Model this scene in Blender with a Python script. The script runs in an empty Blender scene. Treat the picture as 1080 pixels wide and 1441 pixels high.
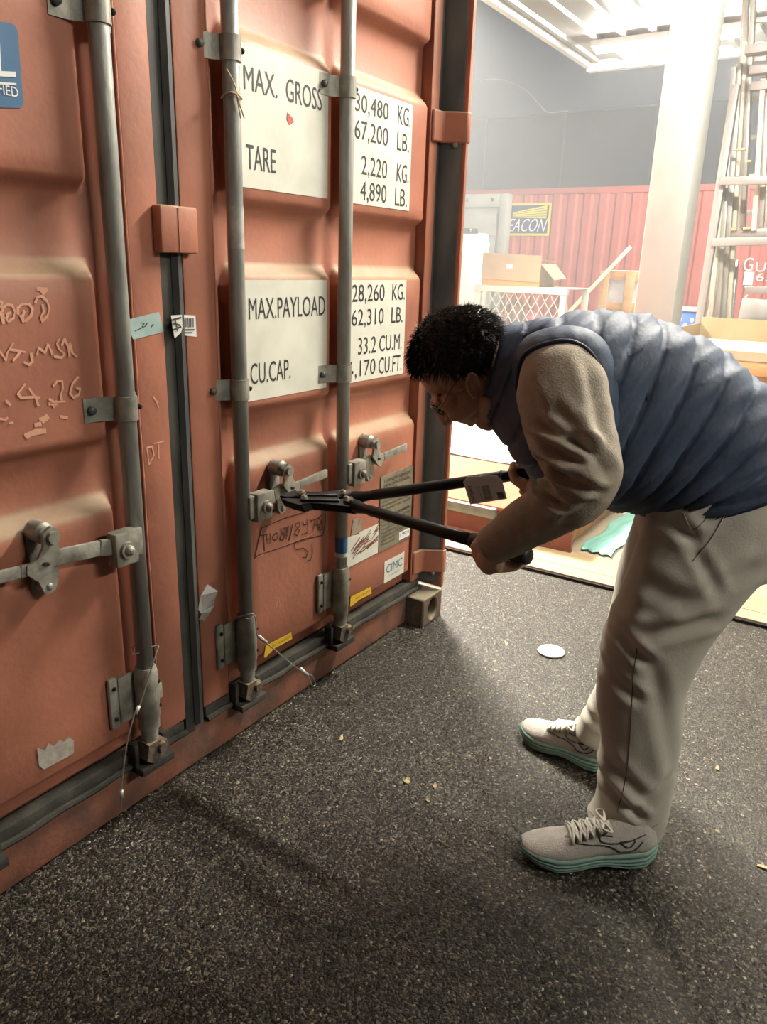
import bpy, bmesh, math, random
import numpy as np
from mathutils import Vector, Matrix
random.seed(4); np.random.seed(4)
sc = bpy.context.scene
COL = sc.collection
PI = math.pi

# ------------------------------------------------------------------ camera
CAM = np.array([-2.4701, -1.2943, 1.2340]); YAW, PITCH, ROLL, FPX = .5689, .3104, .0310, 1086.6
_f = np.array([math.cos(PITCH)*math.cos(YAW), math.cos(PITCH)*math.sin(YAW), -math.sin(PITCH)])
_r = np.cross(_f, [0, 0, 1]); _r /= np.linalg.norm(_r); _u = np.cross(_r, _f)
_r, _u = _r*math.cos(ROLL)+_u*math.sin(ROLL), -_r*math.sin(ROLL)+_u*math.cos(ROLL)
cd = bpy.data.cameras.new('camera'); cam = bpy.data.objects.new('camera', cd); COL.objects.link(cam)
cd.sensor_fit = 'HORIZONTAL'; cd.sensor_width = 36; cd.lens = FPX/1080*36; cd.clip_start = .05; cd.clip_end = 200
cam.matrix_world = Matrix(((_r[0], _u[0], -_f[0], CAM[0]), (_r[1], _u[1], -_f[1], CAM[1]), (_r[2], _u[2], -_f[2], CAM[2]), (0, 0, 0, 1)))
sc.camera = cam
sc.view_settings.view_transform = 'Standard'; sc.view_settings.look = 'None'
sc.view_settings.gamma = 1; sc.view_settings.use_curve_mapping = False
sc.view_settings.exposure = 0.28
sc.cycles.max_bounces = 6; sc.cycles.diffuse_bounces = 3; sc.cycles.volume_bounces = 0
sc.cycles.sample_clamp_indirect = 4.0
w = bpy.data.worlds.new('night_sky'); sc.world = w; w.use_nodes = True
w.node_tree.nodes['Background'].inputs[0].default_value = (.20, .22, .25, 1)
w.node_tree.nodes['Background'].inputs[1].default_value = .045
# lamps: (x, y, z, length, axis, emission strength)
LAMPS = [(4.85, .72, 3.04, 1.25, 'y', 330.),
         (.80, -1.05, 3.04, 1.25, 'y', 960.),
         (-.9, -4.2, 3.04, 1.25, 'x', 420.),  # unseen tube added as fill for the man's camera side
         (5.0, -4.5, 3.04, 1.25, 'y', 500.)]  # unseen tube added as fill from behind the man
FLOOD = (2.3, 2.3, 3.7, 1500.)
WALL_FILL = (5.9, -1.5, 4.8, 800.)  # unseen lamp added to brighten the far red wall
HAZE = .031

def ray(a, b): return _f + _r*(a-540)/FPX - _u*(b-720.5)/FPX
def py_(a, b, y=0.): d = ray(a, b); return CAM + d*(y-CAM[1])/d[1]      # point of plane y seen at (a,b)
def px_(a, b, x): d = ray(a, b); return CAM + d*(x-CAM[0])/d[0]
def pz_(a, b, z=0.): d = ray(a, b); return CAM + d*(z-CAM[2])/d[2]
FW = np.array([-.451, .892, 0.]); FW /= np.linalg.norm(FW); LT = np.array([-FW[1], FW[0], 0.]); UP = np.array([0, 0, 1.])
HIP = np.array([-.80, -.97, .88])
def sag(a, b, off=0.): d = ray(a, b); return CAM + d*(((HIP+LT*off-CAM) @ LT)/(d @ LT))

# ------------------------------------------------------------------ materials
MATS = {}
def mat(name, col, rough=.6, metal=0., col2=None, scale=20., mix=.5, bump=0., bscale=None, emit=None, estr=0., spec=.5,
        dust=None, detail=4., alpha=None, sharp=False, stretch=None, trans=0., sheen=0.):
    if name in MATS: return MATS[name]
    m = bpy.data.materials.new(name); m.use_nodes = True; N = m.node_tree.nodes; L = m.node_tree.links
    b = N['Principled BSDF']; b.inputs['Roughness'].default_value = rough; b.inputs['Metallic'].default_value = metal
    b.inputs['Specular IOR Level'].default_value = spec
    c = (*col, 1); b.inputs['Base Color'].default_value = c
    tc = N.new('ShaderNodeTexCoord'); co = tc.outputs['Object']
    if stretch:
        mp = N.new('ShaderNodeMapping'); mp.inputs['Scale'].default_value = stretch; L.new(co, mp.inputs[0]); co = mp.outputs[0]
    out = None
    if col2 is not None:
        n = N.new('ShaderNodeTexNoise'); n.inputs['Scale'].default_value = scale; n.inputs['Detail'].default_value = detail
        L.new(co, n.inputs['Vector'])
        r = N.new('ShaderNodeValToRGB'); L.new(n.outputs[0], r.inputs[0])
        lo, hi = (.5-.18*(1-mix)-.06, .5+.18) if not sharp else (mix, mix+.04)
        r.color_ramp.elements[0].position = lo; r.color_ramp.elements[1].position = hi
        r.color_ramp.elements[0].color = c; r.color_ramp.elements[1].color = (*col2, 1); out = r.outputs[0]
    if dust:
        g = N.new('ShaderNodeNewGeometry'); s = N.new('ShaderNodeSeparateXYZ'); L.new(g.outputs['Normal'], s.inputs[0])
        mr = N.new('ShaderNodeMapRange'); mr.inputs[1].default_value = .12; mr.inputs[2].default_value = .6; L.new(s.outputs[2], mr.inputs[0])
        n2 = N.new('ShaderNodeTexNoise'); n2.inputs['Scale'].default_value = 9; L.new(tc.outputs['Object'], n2.inputs['Vector'])
        ml = N.new('ShaderNodeMath'); ml.operation = 'MULTIPLY'; L.new(mr.outputs[0], ml.inputs[0])
        m2 = N.new('ShaderNodeMath'); m2.operation = 'ADD'; m2.inputs[1].default_value = .3; m2.use_clamp = True; L.new(n2.outputs[0], m2.inputs[0]); L.new(m2.outputs[0], ml.inputs[1])
        mx = N.new('ShaderNodeMixRGB'); L.new(ml.outputs[0], mx.inputs[0]); mx.inputs[2].default_value = (*dust, 1)
        if out: L.new(out, mx.inputs[1])
        else: mx.inputs[1].default_value = c
        out = mx.outputs[0]
    if out: L.new(out, b.inputs['Base Color'])
    if bump:
        n = N.new('ShaderNodeTexNoise'); n.inputs['Scale'].default_value = bscale or scale*4; n.inputs['Detail'].default_value = 5
        L.new(co, n.inputs['Vector'])
        bp = N.new('ShaderNodeBump'); bp.inputs['Strength'].default_value = bump; bp.inputs['Distance'].default_value = .01
        L.new(n.outputs[0], bp.inputs['Height']); L.new(bp.outputs[0], b.inputs['Normal'])
    if emit: b.inputs['Emission Color'].default_value = (*emit, 1); b.inputs['Emission Strength'].default_value = estr
    if alpha is not None: b.inputs['Alpha'].default_value = alpha
    if trans: b.inputs['Transmission Weight'].default_value = trans
    if sheen: b.inputs['Sheen Weight'].default_value = sheen
    MATS[name] = m; return m

RED = mat('container_paint', (.45, .175, .110), .55, col2=(.30, .118, .078), scale=4, detail=9., bump=.10, bscale=60, dust=(.42, .30, .19), spec=.35)
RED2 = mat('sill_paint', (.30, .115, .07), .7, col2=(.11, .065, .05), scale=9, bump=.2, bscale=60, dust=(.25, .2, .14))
GALV = mat('galvanised_bar', (.36, .36, .33), .5, .15, col2=(.20, .20, .185), scale=18, bump=.12, bscale=90, stretch=(1, 1, .35))
GALV2 = mat('galvanised_plate', (.38, .37, .32), .48, .3, col2=(.20, .19, .16), scale=26, bump=.12, bscale=120)
RUB = mat('black_rubber', (.022, .024, .022), .55, col2=(.06, .06, .05), scale=8)
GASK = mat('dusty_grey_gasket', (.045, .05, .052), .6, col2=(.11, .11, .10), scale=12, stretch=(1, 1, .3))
GRIME_SHADE = mat('grimy_shaded_seal', (.018, .018, .015), .8, col2=(.06, .055, .042), scale=14, bump=.3)
CAST = mat('worn_casting_steel', (.15, .095, .06), .7, .2, col2=(.11, .1, .085), scale=20, bump=.4, bscale=80, dust=(.28, .24, .17))
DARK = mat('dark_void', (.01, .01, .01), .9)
DECAL = mat('white_decal', (.72, .72, .64), .45, col2=(.60, .60, .52), scale=10)
INK = mat('black_ink', (.03, .03, .032), .6)
CHALK = mat('chalk_mark', (.68, .36, .24), .9, col2=(.6, .3, .2), scale=60)
MARKER = mat('marker_ink', (.05, .02, .015), .6)
WHITEP = mat('white_paper', (.8, .8, .78), .6)
BLACKM = mat('black_tool_paint', (.006, .006, .007), .38, 0, spec=.4)
STEEL = mat('bright_steel', (.5, .5, .48), .3, .9)
GRIP = mat('rubber_grip', (.02, .018, .018), .5)

# ------------------------------------------------------------------ mesh builder
class MB:
    def __init__(s): s.v = []; s.f = []
    def add(s, vs, fs):
        o = len(s.v); s.v += [tuple(float(c) for c in v) for v in vs]; s.f += [tuple(i+o for i in f) for f in fs]; return s
    def box(s, c, d, R=None, bev=0.):
        c = np.array(c, float); h = np.array(d, float)/2
        if bev > 0:
            bm = bmesh.new(); bmesh.ops.create_cube(bm, size=1.)
            for v in bm.verts: v.co = Vector((v.co.x*d[0], v.co.y*d[1], v.co.z*d[2]))
            bmesh.ops.bevel(bm, geom=bm.edges[:], offset=bev, segments=2, affect='EDGES', profile=.5)
            bm.verts.index_update()
            vs = [np.array(v.co) for v in bm.verts]; fs = [[v.index for v in f.verts] for f in bm.faces]; bm.free()
        else:
            vs = [np.array([x, y, z])*h for x in (-1, 1) for y in (-1, 1) for z in (-1, 1)]
            fs = [(0, 1, 3, 2), (4, 6, 7, 5), (0, 4, 5, 1), (2, 3, 7, 6), (0, 2, 6, 4), (1, 5, 7, 3)]
        if R is not None: vs = [np.array(R) @ v for v in vs]
        return s.add([c+v for v in vs], fs)
    def box2(s, a, b, bev=0.):
        a = np.array(a, float); b = np.array(b, float); return s.box((a+b)/2, np.abs(b-a), bev=bev)
    def bar(s, a, b, w_, h_, up=(0, 0, 1), bev=0.):
        a = np.array(a, float); b = np.array(b, float); x = b-a; l = np.linalg.norm(x); x /= l
        y = np.cross(up, x); n = np.linalg.norm(y)
        if n < 1e-3: y = np.cross((1, 0, 0), x); n = np.linalg.norm(y)
        y /= n; z = np.cross(x, y)
        return s.box((a+b)/2, (l, w_, h_), R=np.array([x, y, z]).T, bev=bev)
    def rings(s, R, cap=True, closed=False):
        n = len(R[0]); vs = [p for r in R for p in r]; fs = []
        m = len(R)
        for i in range(m-1+(1 if closed else 0)):
            for j in range(n):
                a = (i % m)*n; b = ((i+1) % m)*n
                fs.append((a+j, a+(j+1) % n, b+(j+1) % n, b+j))
        if cap and not closed: fs.append(tuple(range(n))[::-1]); fs.append(tuple((m-1)*n+j for j in range(n)))
        return s.add(vs, fs)
    def tube(s, pts, rad, n=12, cap=True, closed=False):
        P = [np.array(p, float) for p in pts]; m = len(P)
        rr = rad if hasattr(rad, '__len__') else [rad]*m
        R = []; prev = None
        for i in range(m):
            t = (P[(i+1) % m]-P[i-1]) if closed else (P[min(i+1, m-1)]-P[max(i-1, 0)])
            t = t/max(np.linalg.norm(t), 1e-9)
            if prev is None:
                a = np.cross(t, (0, 0, 1)); 
                if np.linalg.norm(a) < .1: a = np.cross(t, (1, 0, 0))
            else: a = prev-t*(prev @ t)
            a /= np.linalg.norm(a); prev = a; b = np.cross(t, a)
            R.append([P[i]+rr[i]*(math.cos(2*PI*k/n)*a+math.sin(2*PI*k/n)*b) for k in range(n)])
        return s.rings(R, cap, closed)
    def cyl(s, a, b, r1, r2=None, n=20): return s.tube([a, b], [r1, r1 if r2 is None else r2], n)
    def ell(s, c, ax, n=16, m=10):
        """ellipsoid, ax = 3 semi-axis vectors"""
        c = np.array(c, float); ax = [np.array(a, float) for a in ax]; vs = [c+ax[2]]; fs = []
        for i in range(1, m):
            t = PI*i/m
            for j in range(n):
                p = 2*PI*j/n; vs.append(c+ax[0]*math.sin(t)*math.cos(p)+ax[1]*math.sin(t)*math.sin(p)+ax[2]*math.cos(t))
        vs.append(c-ax[2]); l = len(vs)-1
        for j in range(n):
            fs.append((0, 1+j, 1+(j+1) % n)); fs.append((l, 1+(m-2)*n+(j+1) % n, 1+(m-2)*n+j))
            for i in range(m-2):
                a = 1+i*n; b = a+n; fs.append((a+j, b+j, b+(j+1) % n, a+(j+1) % n))
        return s.add(vs, fs)
    def sph(s, c, r, n=14, m=9): return s.ell(c, [(r, 0, 0), (0, r, 0), (0, 0, r)], n, m)
    def caps(s, a, b, r1, r2, n=14):
        a = np.array(a, float); b = np.array(b, float); t = b-a; l = np.linalg.norm(t)+1e-9; t /= l
        P = []; R = []
        for k in (85, 60, 35, 12): P.append(a-t*r1*math.sin(math.radians(k))); R.append(r1*math.cos(math.radians(k)))
        P.append(a); R.append(r1); P.append(b); R.append(r2)
        for k in (12, 35, 60, 85): P.append(b+t*r2*math.sin(math.radians(k))); R.append(r2*math.cos(math.radians(k)))
        return s.tube(P, R, n)
    def prism(s, poly, y0, y1, axis='y', frame=None):
        """poly: 2D points (x,z); extruded from y0 to y1"""
        n = len(poly)
        f = frame or (lambda x, y, z: (x, y, z))
        vs = [f(p[0], y0, p[1]) for p in poly]+[f(p[0], y1, p[1]) for p in poly]
        fs = [tuple(range(n)), tuple(range(n, 2*n))[::-1]]+[(i, i+n, (i+1) % n+n, (i+1) % n) for i in range(n)]
        return s.add(vs, fs)
    def mesh(s, name):
        me = bpy.data.meshes.new(name); me.from_pydata(s.v, [], s.f); me.update()
        bm = bmesh.new(); bm.from_mesh(me); bmesh.ops.recalc_face_normals(bm, faces=bm.faces); bm.to_mesh(me); bm.free()
        return me
    def obj(s, name, m, parent=None, smooth=False, label=None):
        return link(name, s.mesh(name), m, parent, smooth, label)

def link(name, me, m, parent=None, smooth=False, label=None):
    if m is not None and not me.materials: me.materials.append(m)
    o = bpy.data.objects.new(name, me); COL.objects.link(o)
    if smooth == 'auto':
        me.polygons.foreach_set('use_smooth', [True]*len(me.polygons))
        bm = bmesh.new(); bm.from_mesh(me)
        for e in bm.edges:
            if len(e.link_faces) == 2 and e.calc_face_angle(0) > .6: e.smooth = False
        bm.to_mesh(me); bm.free()
    elif smooth: me.polygons.foreach_set('use_smooth', [True]*len(me.polygons))
    if parent is not None:
        o.parent = parent; o.matrix_parent_inverse = Matrix.Translation(parent.location).inverted()
    if label: o['label'] = label
    return o
def empty(name, loc, label, cat, group=None):
    o = bpy.data.objects.new(name, None); COL.objects.link(o); o.location = loc; o.empty_display_size = .1
    return tag(o, label, cat, group)
def tag(o, label, cat, group=None):
    o['label'] = label; o['category'] = cat
    if group: o['group'] = group
    return o
def struct(o): o['kind'] = 'structure'; return o

def text(string, x0, x1, z0, z1, y, m, parent, name='lettering', frame=None, rot=0, label=None):
    """flat lettering fitted in the rectangle x0..x1, z0..z1 standing in plane y, facing -y"""
    cu = bpy.data.curves.new(name, 'FONT'); cu.body = string; cu.resolution_u = 3
    t = bpy.data.objects.new('tmp', cu); COL.objects.link(t)
    dg = bpy.context.evaluated_depsgraph_get(); me = bpy.data.meshes.new_from_object(t.evaluated_get(dg))
    bpy.data.objects.remove(t)
    V = np.array([v.co[:] for v in me.vertices]); lo = V.min(0); hi = V.max(0)
    U = (V[:, 0]-lo[0])/(hi[0]-lo[0]); W = (V[:, 1]-lo[1])/(hi[1]-lo[1])
    if rot == 180: U, W = 1-U, 1-W
    if rot == 90: U, W = 1-W, U
    if rot == -90: U, W = W, 1-U
    fr = frame or (lambda u, w_: (x0+(x1-x0)*u, y, z0+(z1-z0)*w_))
    me.vertices.foreach_set('co', np.array([fr(u, q) for u, q in zip(U, W)], float).ravel())
    me.update(); me.materials.clear()
    return link(name, me, m, parent, label=label)

def strokes(lines, width, y, m, parent, name, pt=None, label=None):
    """freehand strokes in plane y; lines are lists of photo-measured points turned into places on the door"""
    b = MB(); k_ = 0
    for ln in lines:
        P = [np.array(pt(*p) if pt else py_(p[0], p[1], y)) for p in ln]
        for i in range(len(P)-1):
            a, c = P[i], P[i+1]; d = c-a; l = np.linalg.norm(d)
            if l < 1e-5: continue
            d /= l; n = np.cross(d, (0, 1, 0)); n /= np.linalg.norm(n)+1e-9
            wd = width*(.7+.6*random.random())/2; a = a-d*width*.3; c = c+d*width*.3
            k_ += 1; e_ = np.array((0, -1.5e-5*k_, 0)); b.add([a+n*wd+e_, a-n*wd+e_, c-n*wd+e_, c+n*wd+e_], [(0, 1, 2, 3)])
    o = b.obj(name, m, parent, label=label); o['kind'] = 'stuff'; return o

def smoothstep(t): t = np.clip(t, 0, 1); return t*t*(3-2*t)

# ------------------------------------------------------------------ ground
def asphalt():
    m = bpy.data.materials.new('asphalt'); m.use_nodes = True; N = m.node_tree.nodes; L = m.node_tree.links; b = N['Principled BSDF']
    tc = N.new('ShaderNodeTexCoord')
    v1 = N.new('ShaderNodeTexVoronoi'); v1.inputs['Scale'].default_value = 190; dn = N.new('ShaderNodeTexNoise'); dn.inputs['Scale'].default_value = 90; dn.inputs['Detail'].default_value = 2; L.new(tc.outputs['Object'], dn.inputs['Vector']); dm = N.new('ShaderNodeVectorMath'); dm.operation = 'MULTIPLY_ADD'; dm.inputs[1].default_value = (.012, .012, .012); L.new(dn.outputs['Color'], dm.inputs[0]); L.new(tc.outputs['Object'], dm.inputs[2]); L.new(dm.outputs[0], v1.inputs['Vector'])
    v2 = N.new('ShaderNodeTexVoronoi'); v2.inputs['Scale'].default_value = 260; L.new(tc.outputs['Object'], v2.inputs['Vector'])
    nz = N.new('ShaderNodeTexNoise'); nz.inputs['Scale'].default_value = 2.2; nz.inputs['Detail'].default_value = 3; L.new(tc.outputs['Object'], nz.inputs['Vector'])
    # stone colour per cell
    r = N.new('ShaderNodeValToRGB'); L.new(v1.outputs['Color'], r.inputs[0]); e = r.color_ramp.elements
    e[0].position = 0; e[0].color = (.004, .0037, .003, 1); e[1].position = 1; e[1].color = (.6, .53, .40, 1)
    x = e.new(.60); x.color = (.036, .031, .022, 1); x = e.new(.86); x.color = (.17, .148, .105, 1)
    gap = N.new('ShaderNodeMapRange'); gap.inputs[1].default_value = .35; gap.inputs[2].default_value = .75; gap.inputs[3].default_value = 1; gap.inputs[4].default_value = .35
    L.new(v1.outputs['Distance'], gap.inputs[0])
    mx = N.new('ShaderNodeMixRGB'); mx.blend_type = 'MULTIPLY'; mx.inputs[0].default_value = 1; L.new(r.outputs[0], mx.inputs[1]); L.new(gap.outputs[0], mx.inputs[2])
    mr = N.new('ShaderNodeMapRange'); mr.inputs[3].default_value = .75; mr.inputs[4].default_value = 1.3; L.new(nz.outputs[0], mr.inputs[0])
    m2 = N.new('ShaderNodeMixRGB'); m2.blend_type = 'MULTIPLY'; m2.inputs[0].default_value = 1; L.new(mx.outputs[0], m2.inputs[1]); L.new(mr.outputs[0], m2.inputs[2])
    L.new(m2.outputs[0], b.inputs['Base Color'])
    rr = N.new('ShaderNodeMapRange'); rr.inputs[3].default_value = .22; rr.inputs[4].default_value = .75; L.new(v2.outputs['Color'], rr.inputs[0]); L.new(rr.outputs[0], b.inputs['Roughness'])
    # relief: rounded stones with a tilt of their own
    sb = N.new('ShaderNodeVectorMath'); sb.operation = 'DOT_PRODUCT'
    s1 = N.new('ShaderNodeVectorMath'); s1.operation = 'SUBTRACT'; L.new(tc.outputs['Object'], s1.inputs[0]); L.new(v1.outputs['Position'], s1.inputs[1])
    s2 = N.new('ShaderNodeVectorMath'); s2.operation = 'SUBTRACT'; L.new(v1.outputs['Color'], s2.inputs[0]); s2.inputs[1].default_value = (.5, .5, .5)
    L.new(s1.outputs[0], sb.inputs[0]); L.new(s2.outputs[0], sb.inputs[1])
    a1 = N.new('ShaderNodeMath'); a1.operation = 'MULTIPLY'; a1.inputs[1].default_value = 190.; L.new(sb.outputs['Value'], a1.inputs[0])
    a2 = N.new('ShaderNodeMath'); a2.operation = 'SUBTRACT'; L.new(a1.outputs[0], a2.inputs[0]); L.new(v1.outputs['Distance'], a2.inputs[1])
    a3 = N.new('ShaderNodeMath'); a3.operation = 'MULTIPLY_ADD'; L.new(v2.outputs['Distance'], a3.inputs[0]); a3.inputs[1].default_value = -.35; L.new(a2.outputs[0], a3.inputs[2])
    bp = N.new('ShaderNodeBump'); bp.inputs['Strength'].default_value = .9; bp.inputs['Distance'].default_value = .0028
    L.new(a3.outputs[0], bp.inputs['Height']); L.new(bp.outputs[0], b.inputs['Normal'])
    return m
g = MB(); g.add([(-14, -14, 0), (14, -14, 0), (14, 14, 0), (-14, 14, 0)], [(0, 1, 2, 3)])
struct(g.obj('floor', asphalt()))

# ------------------------------------------------------------------ shipping container
cont = empty('shipping_container', (-1.3, 0, 0), 'orange-red painted shipping container with closed double doors filling the left of the photo', 'container')
XR = -.15; XL = -2.45; TOPZ = 2.59; FY = -.075; REC = .034
RODX = [float(py_(147, 150, -.03)[0]), float(py_(333, 383, -.03)[0]), float(py_(485, 440, -.03)[0])]
ROD4 = -1.30*2-RODX[2]

def transitions(breaks, n=5):
    """breaks: (position of centre, half width); returns sample coordinates"""
    out = []
    for c, h in breaks: out += list(np.linspace(c-h, c+h, n))
    return out
def door_panel(x0, x1, grooves, name='door_panel'):
    bands = [(.19, .75), (.875, 1.21), (1.355, 1.70), (1.845, 2.19), (2.33, 2.42)]
    zb = [.15, 2.45]; xb = [x0, x1]
    for a, b in bands: zb += list(np.linspace(a-.017, a+.017, 5))+list(np.linspace(b-.022, b+.022, 5))
    zb += list(np.arange(.2, 2.4, .1)); xb += list(np.arange(x0+.05, x1, .08))
    for gx, hw in grooves: xb += list(np.linspace(gx-hw-.012, gx-hw+.010, 5))+list(np.linspace(gx+hw-.010, gx+hw+.012, 5))
    for e in (x0+.010, x1-.010): xb += list(np.linspace(e-.008, e+.008, 4))
    xs = sorted(set(np.round([x for x in xb if x0 <= x <= x1], 4))); zs = sorted(set(np.round(zb, 4)))
    X, Z = np.meshgrid(xs, zs)
    B = np.zeros_like(Z)
    for a, b in bands: B = np.maximum(B, smoothstep((Z-(a-.017))/.034)*(1-smoothstep((Z-(b-.022))/.044)))
    G = np.ones_like(X)
    for gx, hw in grooves: G *= 1-smoothstep((X-(gx-hw-.012))/.022)*(1-smoothstep((X-(gx+hw-.010))/.022))
    G *= smoothstep((X-(x0+.002))/.016)*smoothstep(((x1-.002)-X)/.016)
    Y = REC*(1-B*G)
    vs = np.stack([X, Y, Z], -1).reshape(-1, 3); nx = len(xs); b = MB()
    fs = [(j*nx+i, j*nx+i+1, (j+1)*nx+i+1, (j+1)*nx+i) for j in range(len(zs)-1) for i in range(nx-1)]
    b.add(vs, fs); me = b.mesh(name)
    return link(name, me, RED, cont, smooth=True)
door_panel(-1.175, -.256, [(RODX[1]+.004, .022), (RODX[2]+.004, .020)])
door_panel(-2.43, -1.408, [(RODX[0]+.004, .024), (ROD4, .022)])

# stiles and rails of the two doors
def stile(x0, x1, z0=.15, z1=2.45, y0=-.004, y1=.045):
    MB().box2((x0, y0, z0), (x1, y1, z1), bev=.004).obj('door_stile', RED, cont, 'auto')
stile(-.254, -.208); stile(-1.268, -1.177); stile(-1.406, -1.328); stile(-2.44, -2.40)
# raised weld beads down the joint between stile and panel
for x in (-1.408, -1.176, -.256):
    MB().tube([(x+random.uniform(-.0008, .0008), -.002, z) for z in np.linspace(.16, 2.44, 60)], .0028, 6).obj('weld_bead', RED, cont, True)
# rubber gaskets: between the doors, at the right side, along the bottom
gk = MB(); gk.box2((-1.327, -.001, .10), (-1.300, .04, 2.46)); gk.obj('door_gasket', RUB, cont)
gk = MB(); gk.prism([(-1.300, -.004), (-1.291, -.014), (-1.280, -.012), (-1.270, -.002), (-1.270, .04), (-1.300, .04)], .12, 2.46, frame=lambda x, y, z: (x, z, y))
gk.obj('door_gasket', GASK, cont, 'auto')
gk = MB(); gk.box2((-.207, -.002, .14), (-.185, .04, 2.46)); gk.prism([(-.196, -.010), (-.182, -.040), (-.171, -.064), (-.165, -.066), (-.165, .03), (-.196, .03)], .14, 2.46, frame=lambda x, y, z: (x, z, y))  # outer fin added; its dark colour stands for shade on the post's face
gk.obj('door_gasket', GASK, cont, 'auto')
gb = MB()
for x0, x1 in ((-1.265, -.2), (-2.43, -1.335)):
    gb.box2((x0, -.006, .108), (x1, .03, .150), bev=.006); gb.tube([(x, -.010, .118+.002*math.sin(x*40)) for x in np.linspace(x0, x1, 40)], .008, 8)
gb.obj('bottom_gasket', GRIME_SHADE, cont, 'auto')
# corner post with its forward flange, recess face and side
cp = MB(); cp.box2((-.166, FY, .12), (XR, .10, 2.48), bev=.003); cp.box2((-.168, FY-.006, .12), (XR-.001, FY+.012, 2.48), bev=.003)
cp.obj('corner_post', RED, cont, 'auto')
MB().box2((-2.47, FY, .12), (-2.452, .1, 2.48), bev=.003).obj('corner_post', RED, cont, 'auto')
# sill and header
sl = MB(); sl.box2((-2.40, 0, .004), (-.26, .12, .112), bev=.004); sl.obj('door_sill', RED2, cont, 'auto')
MB().box2((-2.45, -.03, 2.45), (-.15, .1, 2.585), bev=.005).obj('door_header', RED, cont, 'auto')
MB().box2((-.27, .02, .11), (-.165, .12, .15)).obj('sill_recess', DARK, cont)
# castings
def casting(xa, xb, z0, hz):
    b = MB(); y0, y1 = FY, .10; n = 20
    cx, cz = (xa+xb)/2, z0+hz/2; a_, b_ = .030, .040
    # front plate with an oval hole
    outer = []; inner = []
    for k in range(n):
        t = 2*PI*k/n+PI/4; c, s_ = math.cos(t), math.sin(t); q = max(abs(c), abs(s_))
        outer.append((cx+(xb-xa)/2*c/q, cz+hz/2*s_/q)); inner.append((cx+a_*c, cz+b_*s_))
    vs = [(x, y0, z) for x, z in outer]+[(x, y0, z) for x, z in inner]+[(x, y0+.03, z) for x, z in inner]
    fs = [(k, (k+1) % n, n+(k+1) % n, n+k) for k in range(n)]+[(n+k, n+(k+1) % n, 2*n+(k+1) % n, 2*n+k) for k in range(n)]
    vs += [(x, y1, z) for x, z in outer]; fs += [(k, 3*n+k, 3*n+(k+1) % n, (k+1) % n) for k in range(n)]+[tuple(3*n+k for k in range(n))]
    b.add(vs, fs); o = b.obj('corner_casting', CAST, cont, 'auto')
    md = o.modifiers.new('b', 'BEVEL'); md.width = .006; md.segments = 2; md.limit_method = 'ANGLE'; md.angle_limit = .9
    c = MB(); c.box2((xa+.01, y0+.028, z0+.01), (xb-.01, y1-.01, z0+hz-.01)); c.obj('casting_hollow', DARK, o)
casting(-.282, -.145, .0, .108); casting(-.282, -.145, 2.48, .112); casting(-2.47, -2.34, 0, .108)
# body of the box behind the doors
def side_wall(x, sgn):
    b = MB(); ys = []; xs = []; y = .1; k = 0
    while y < 5.9:
        for dy, dx in ((0, 0), (.07, 0), (.1, 1), (.17, 1), (.2, 0)):
            ys.append(y+dy); xs.append(x-sgn*dx*.034)
        y += .27
    vs = [(a, c, .15) for a, c in zip(xs, ys)]+[(a, c, 2.5) for a, c in zip(xs, ys)]; n = len(xs)
    b.add(vs, [(i, i+1, n+i+1, n+i) for i in range(n-1)]); b.obj('side_wall', RED, cont)
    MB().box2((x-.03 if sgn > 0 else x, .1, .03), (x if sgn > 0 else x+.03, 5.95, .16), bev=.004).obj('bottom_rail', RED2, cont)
    MB().box2((x-.03 if sgn > 0 else x, .1, 2.49), (x if sgn > 0 else x+.03, 5.95, 2.58), bev=.004).obj('top_rail', RED, cont)
side_wall(XR-.005, 1); side_wall(-2.465, -1)
MB().box2((-2.45, .05, 2.56), (-.16, 5.95, 2.575)).obj('roof_panel', RED, cont)
MB().box2((-2.45, 5.9, .05), (-.16, 5.95, 2.56)).obj('end_panel', RED, cont)
MB().box2((-2.44, .05, .12), (-.17, 5.9, .15)).obj('floor_panel', RED2, cont)

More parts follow.
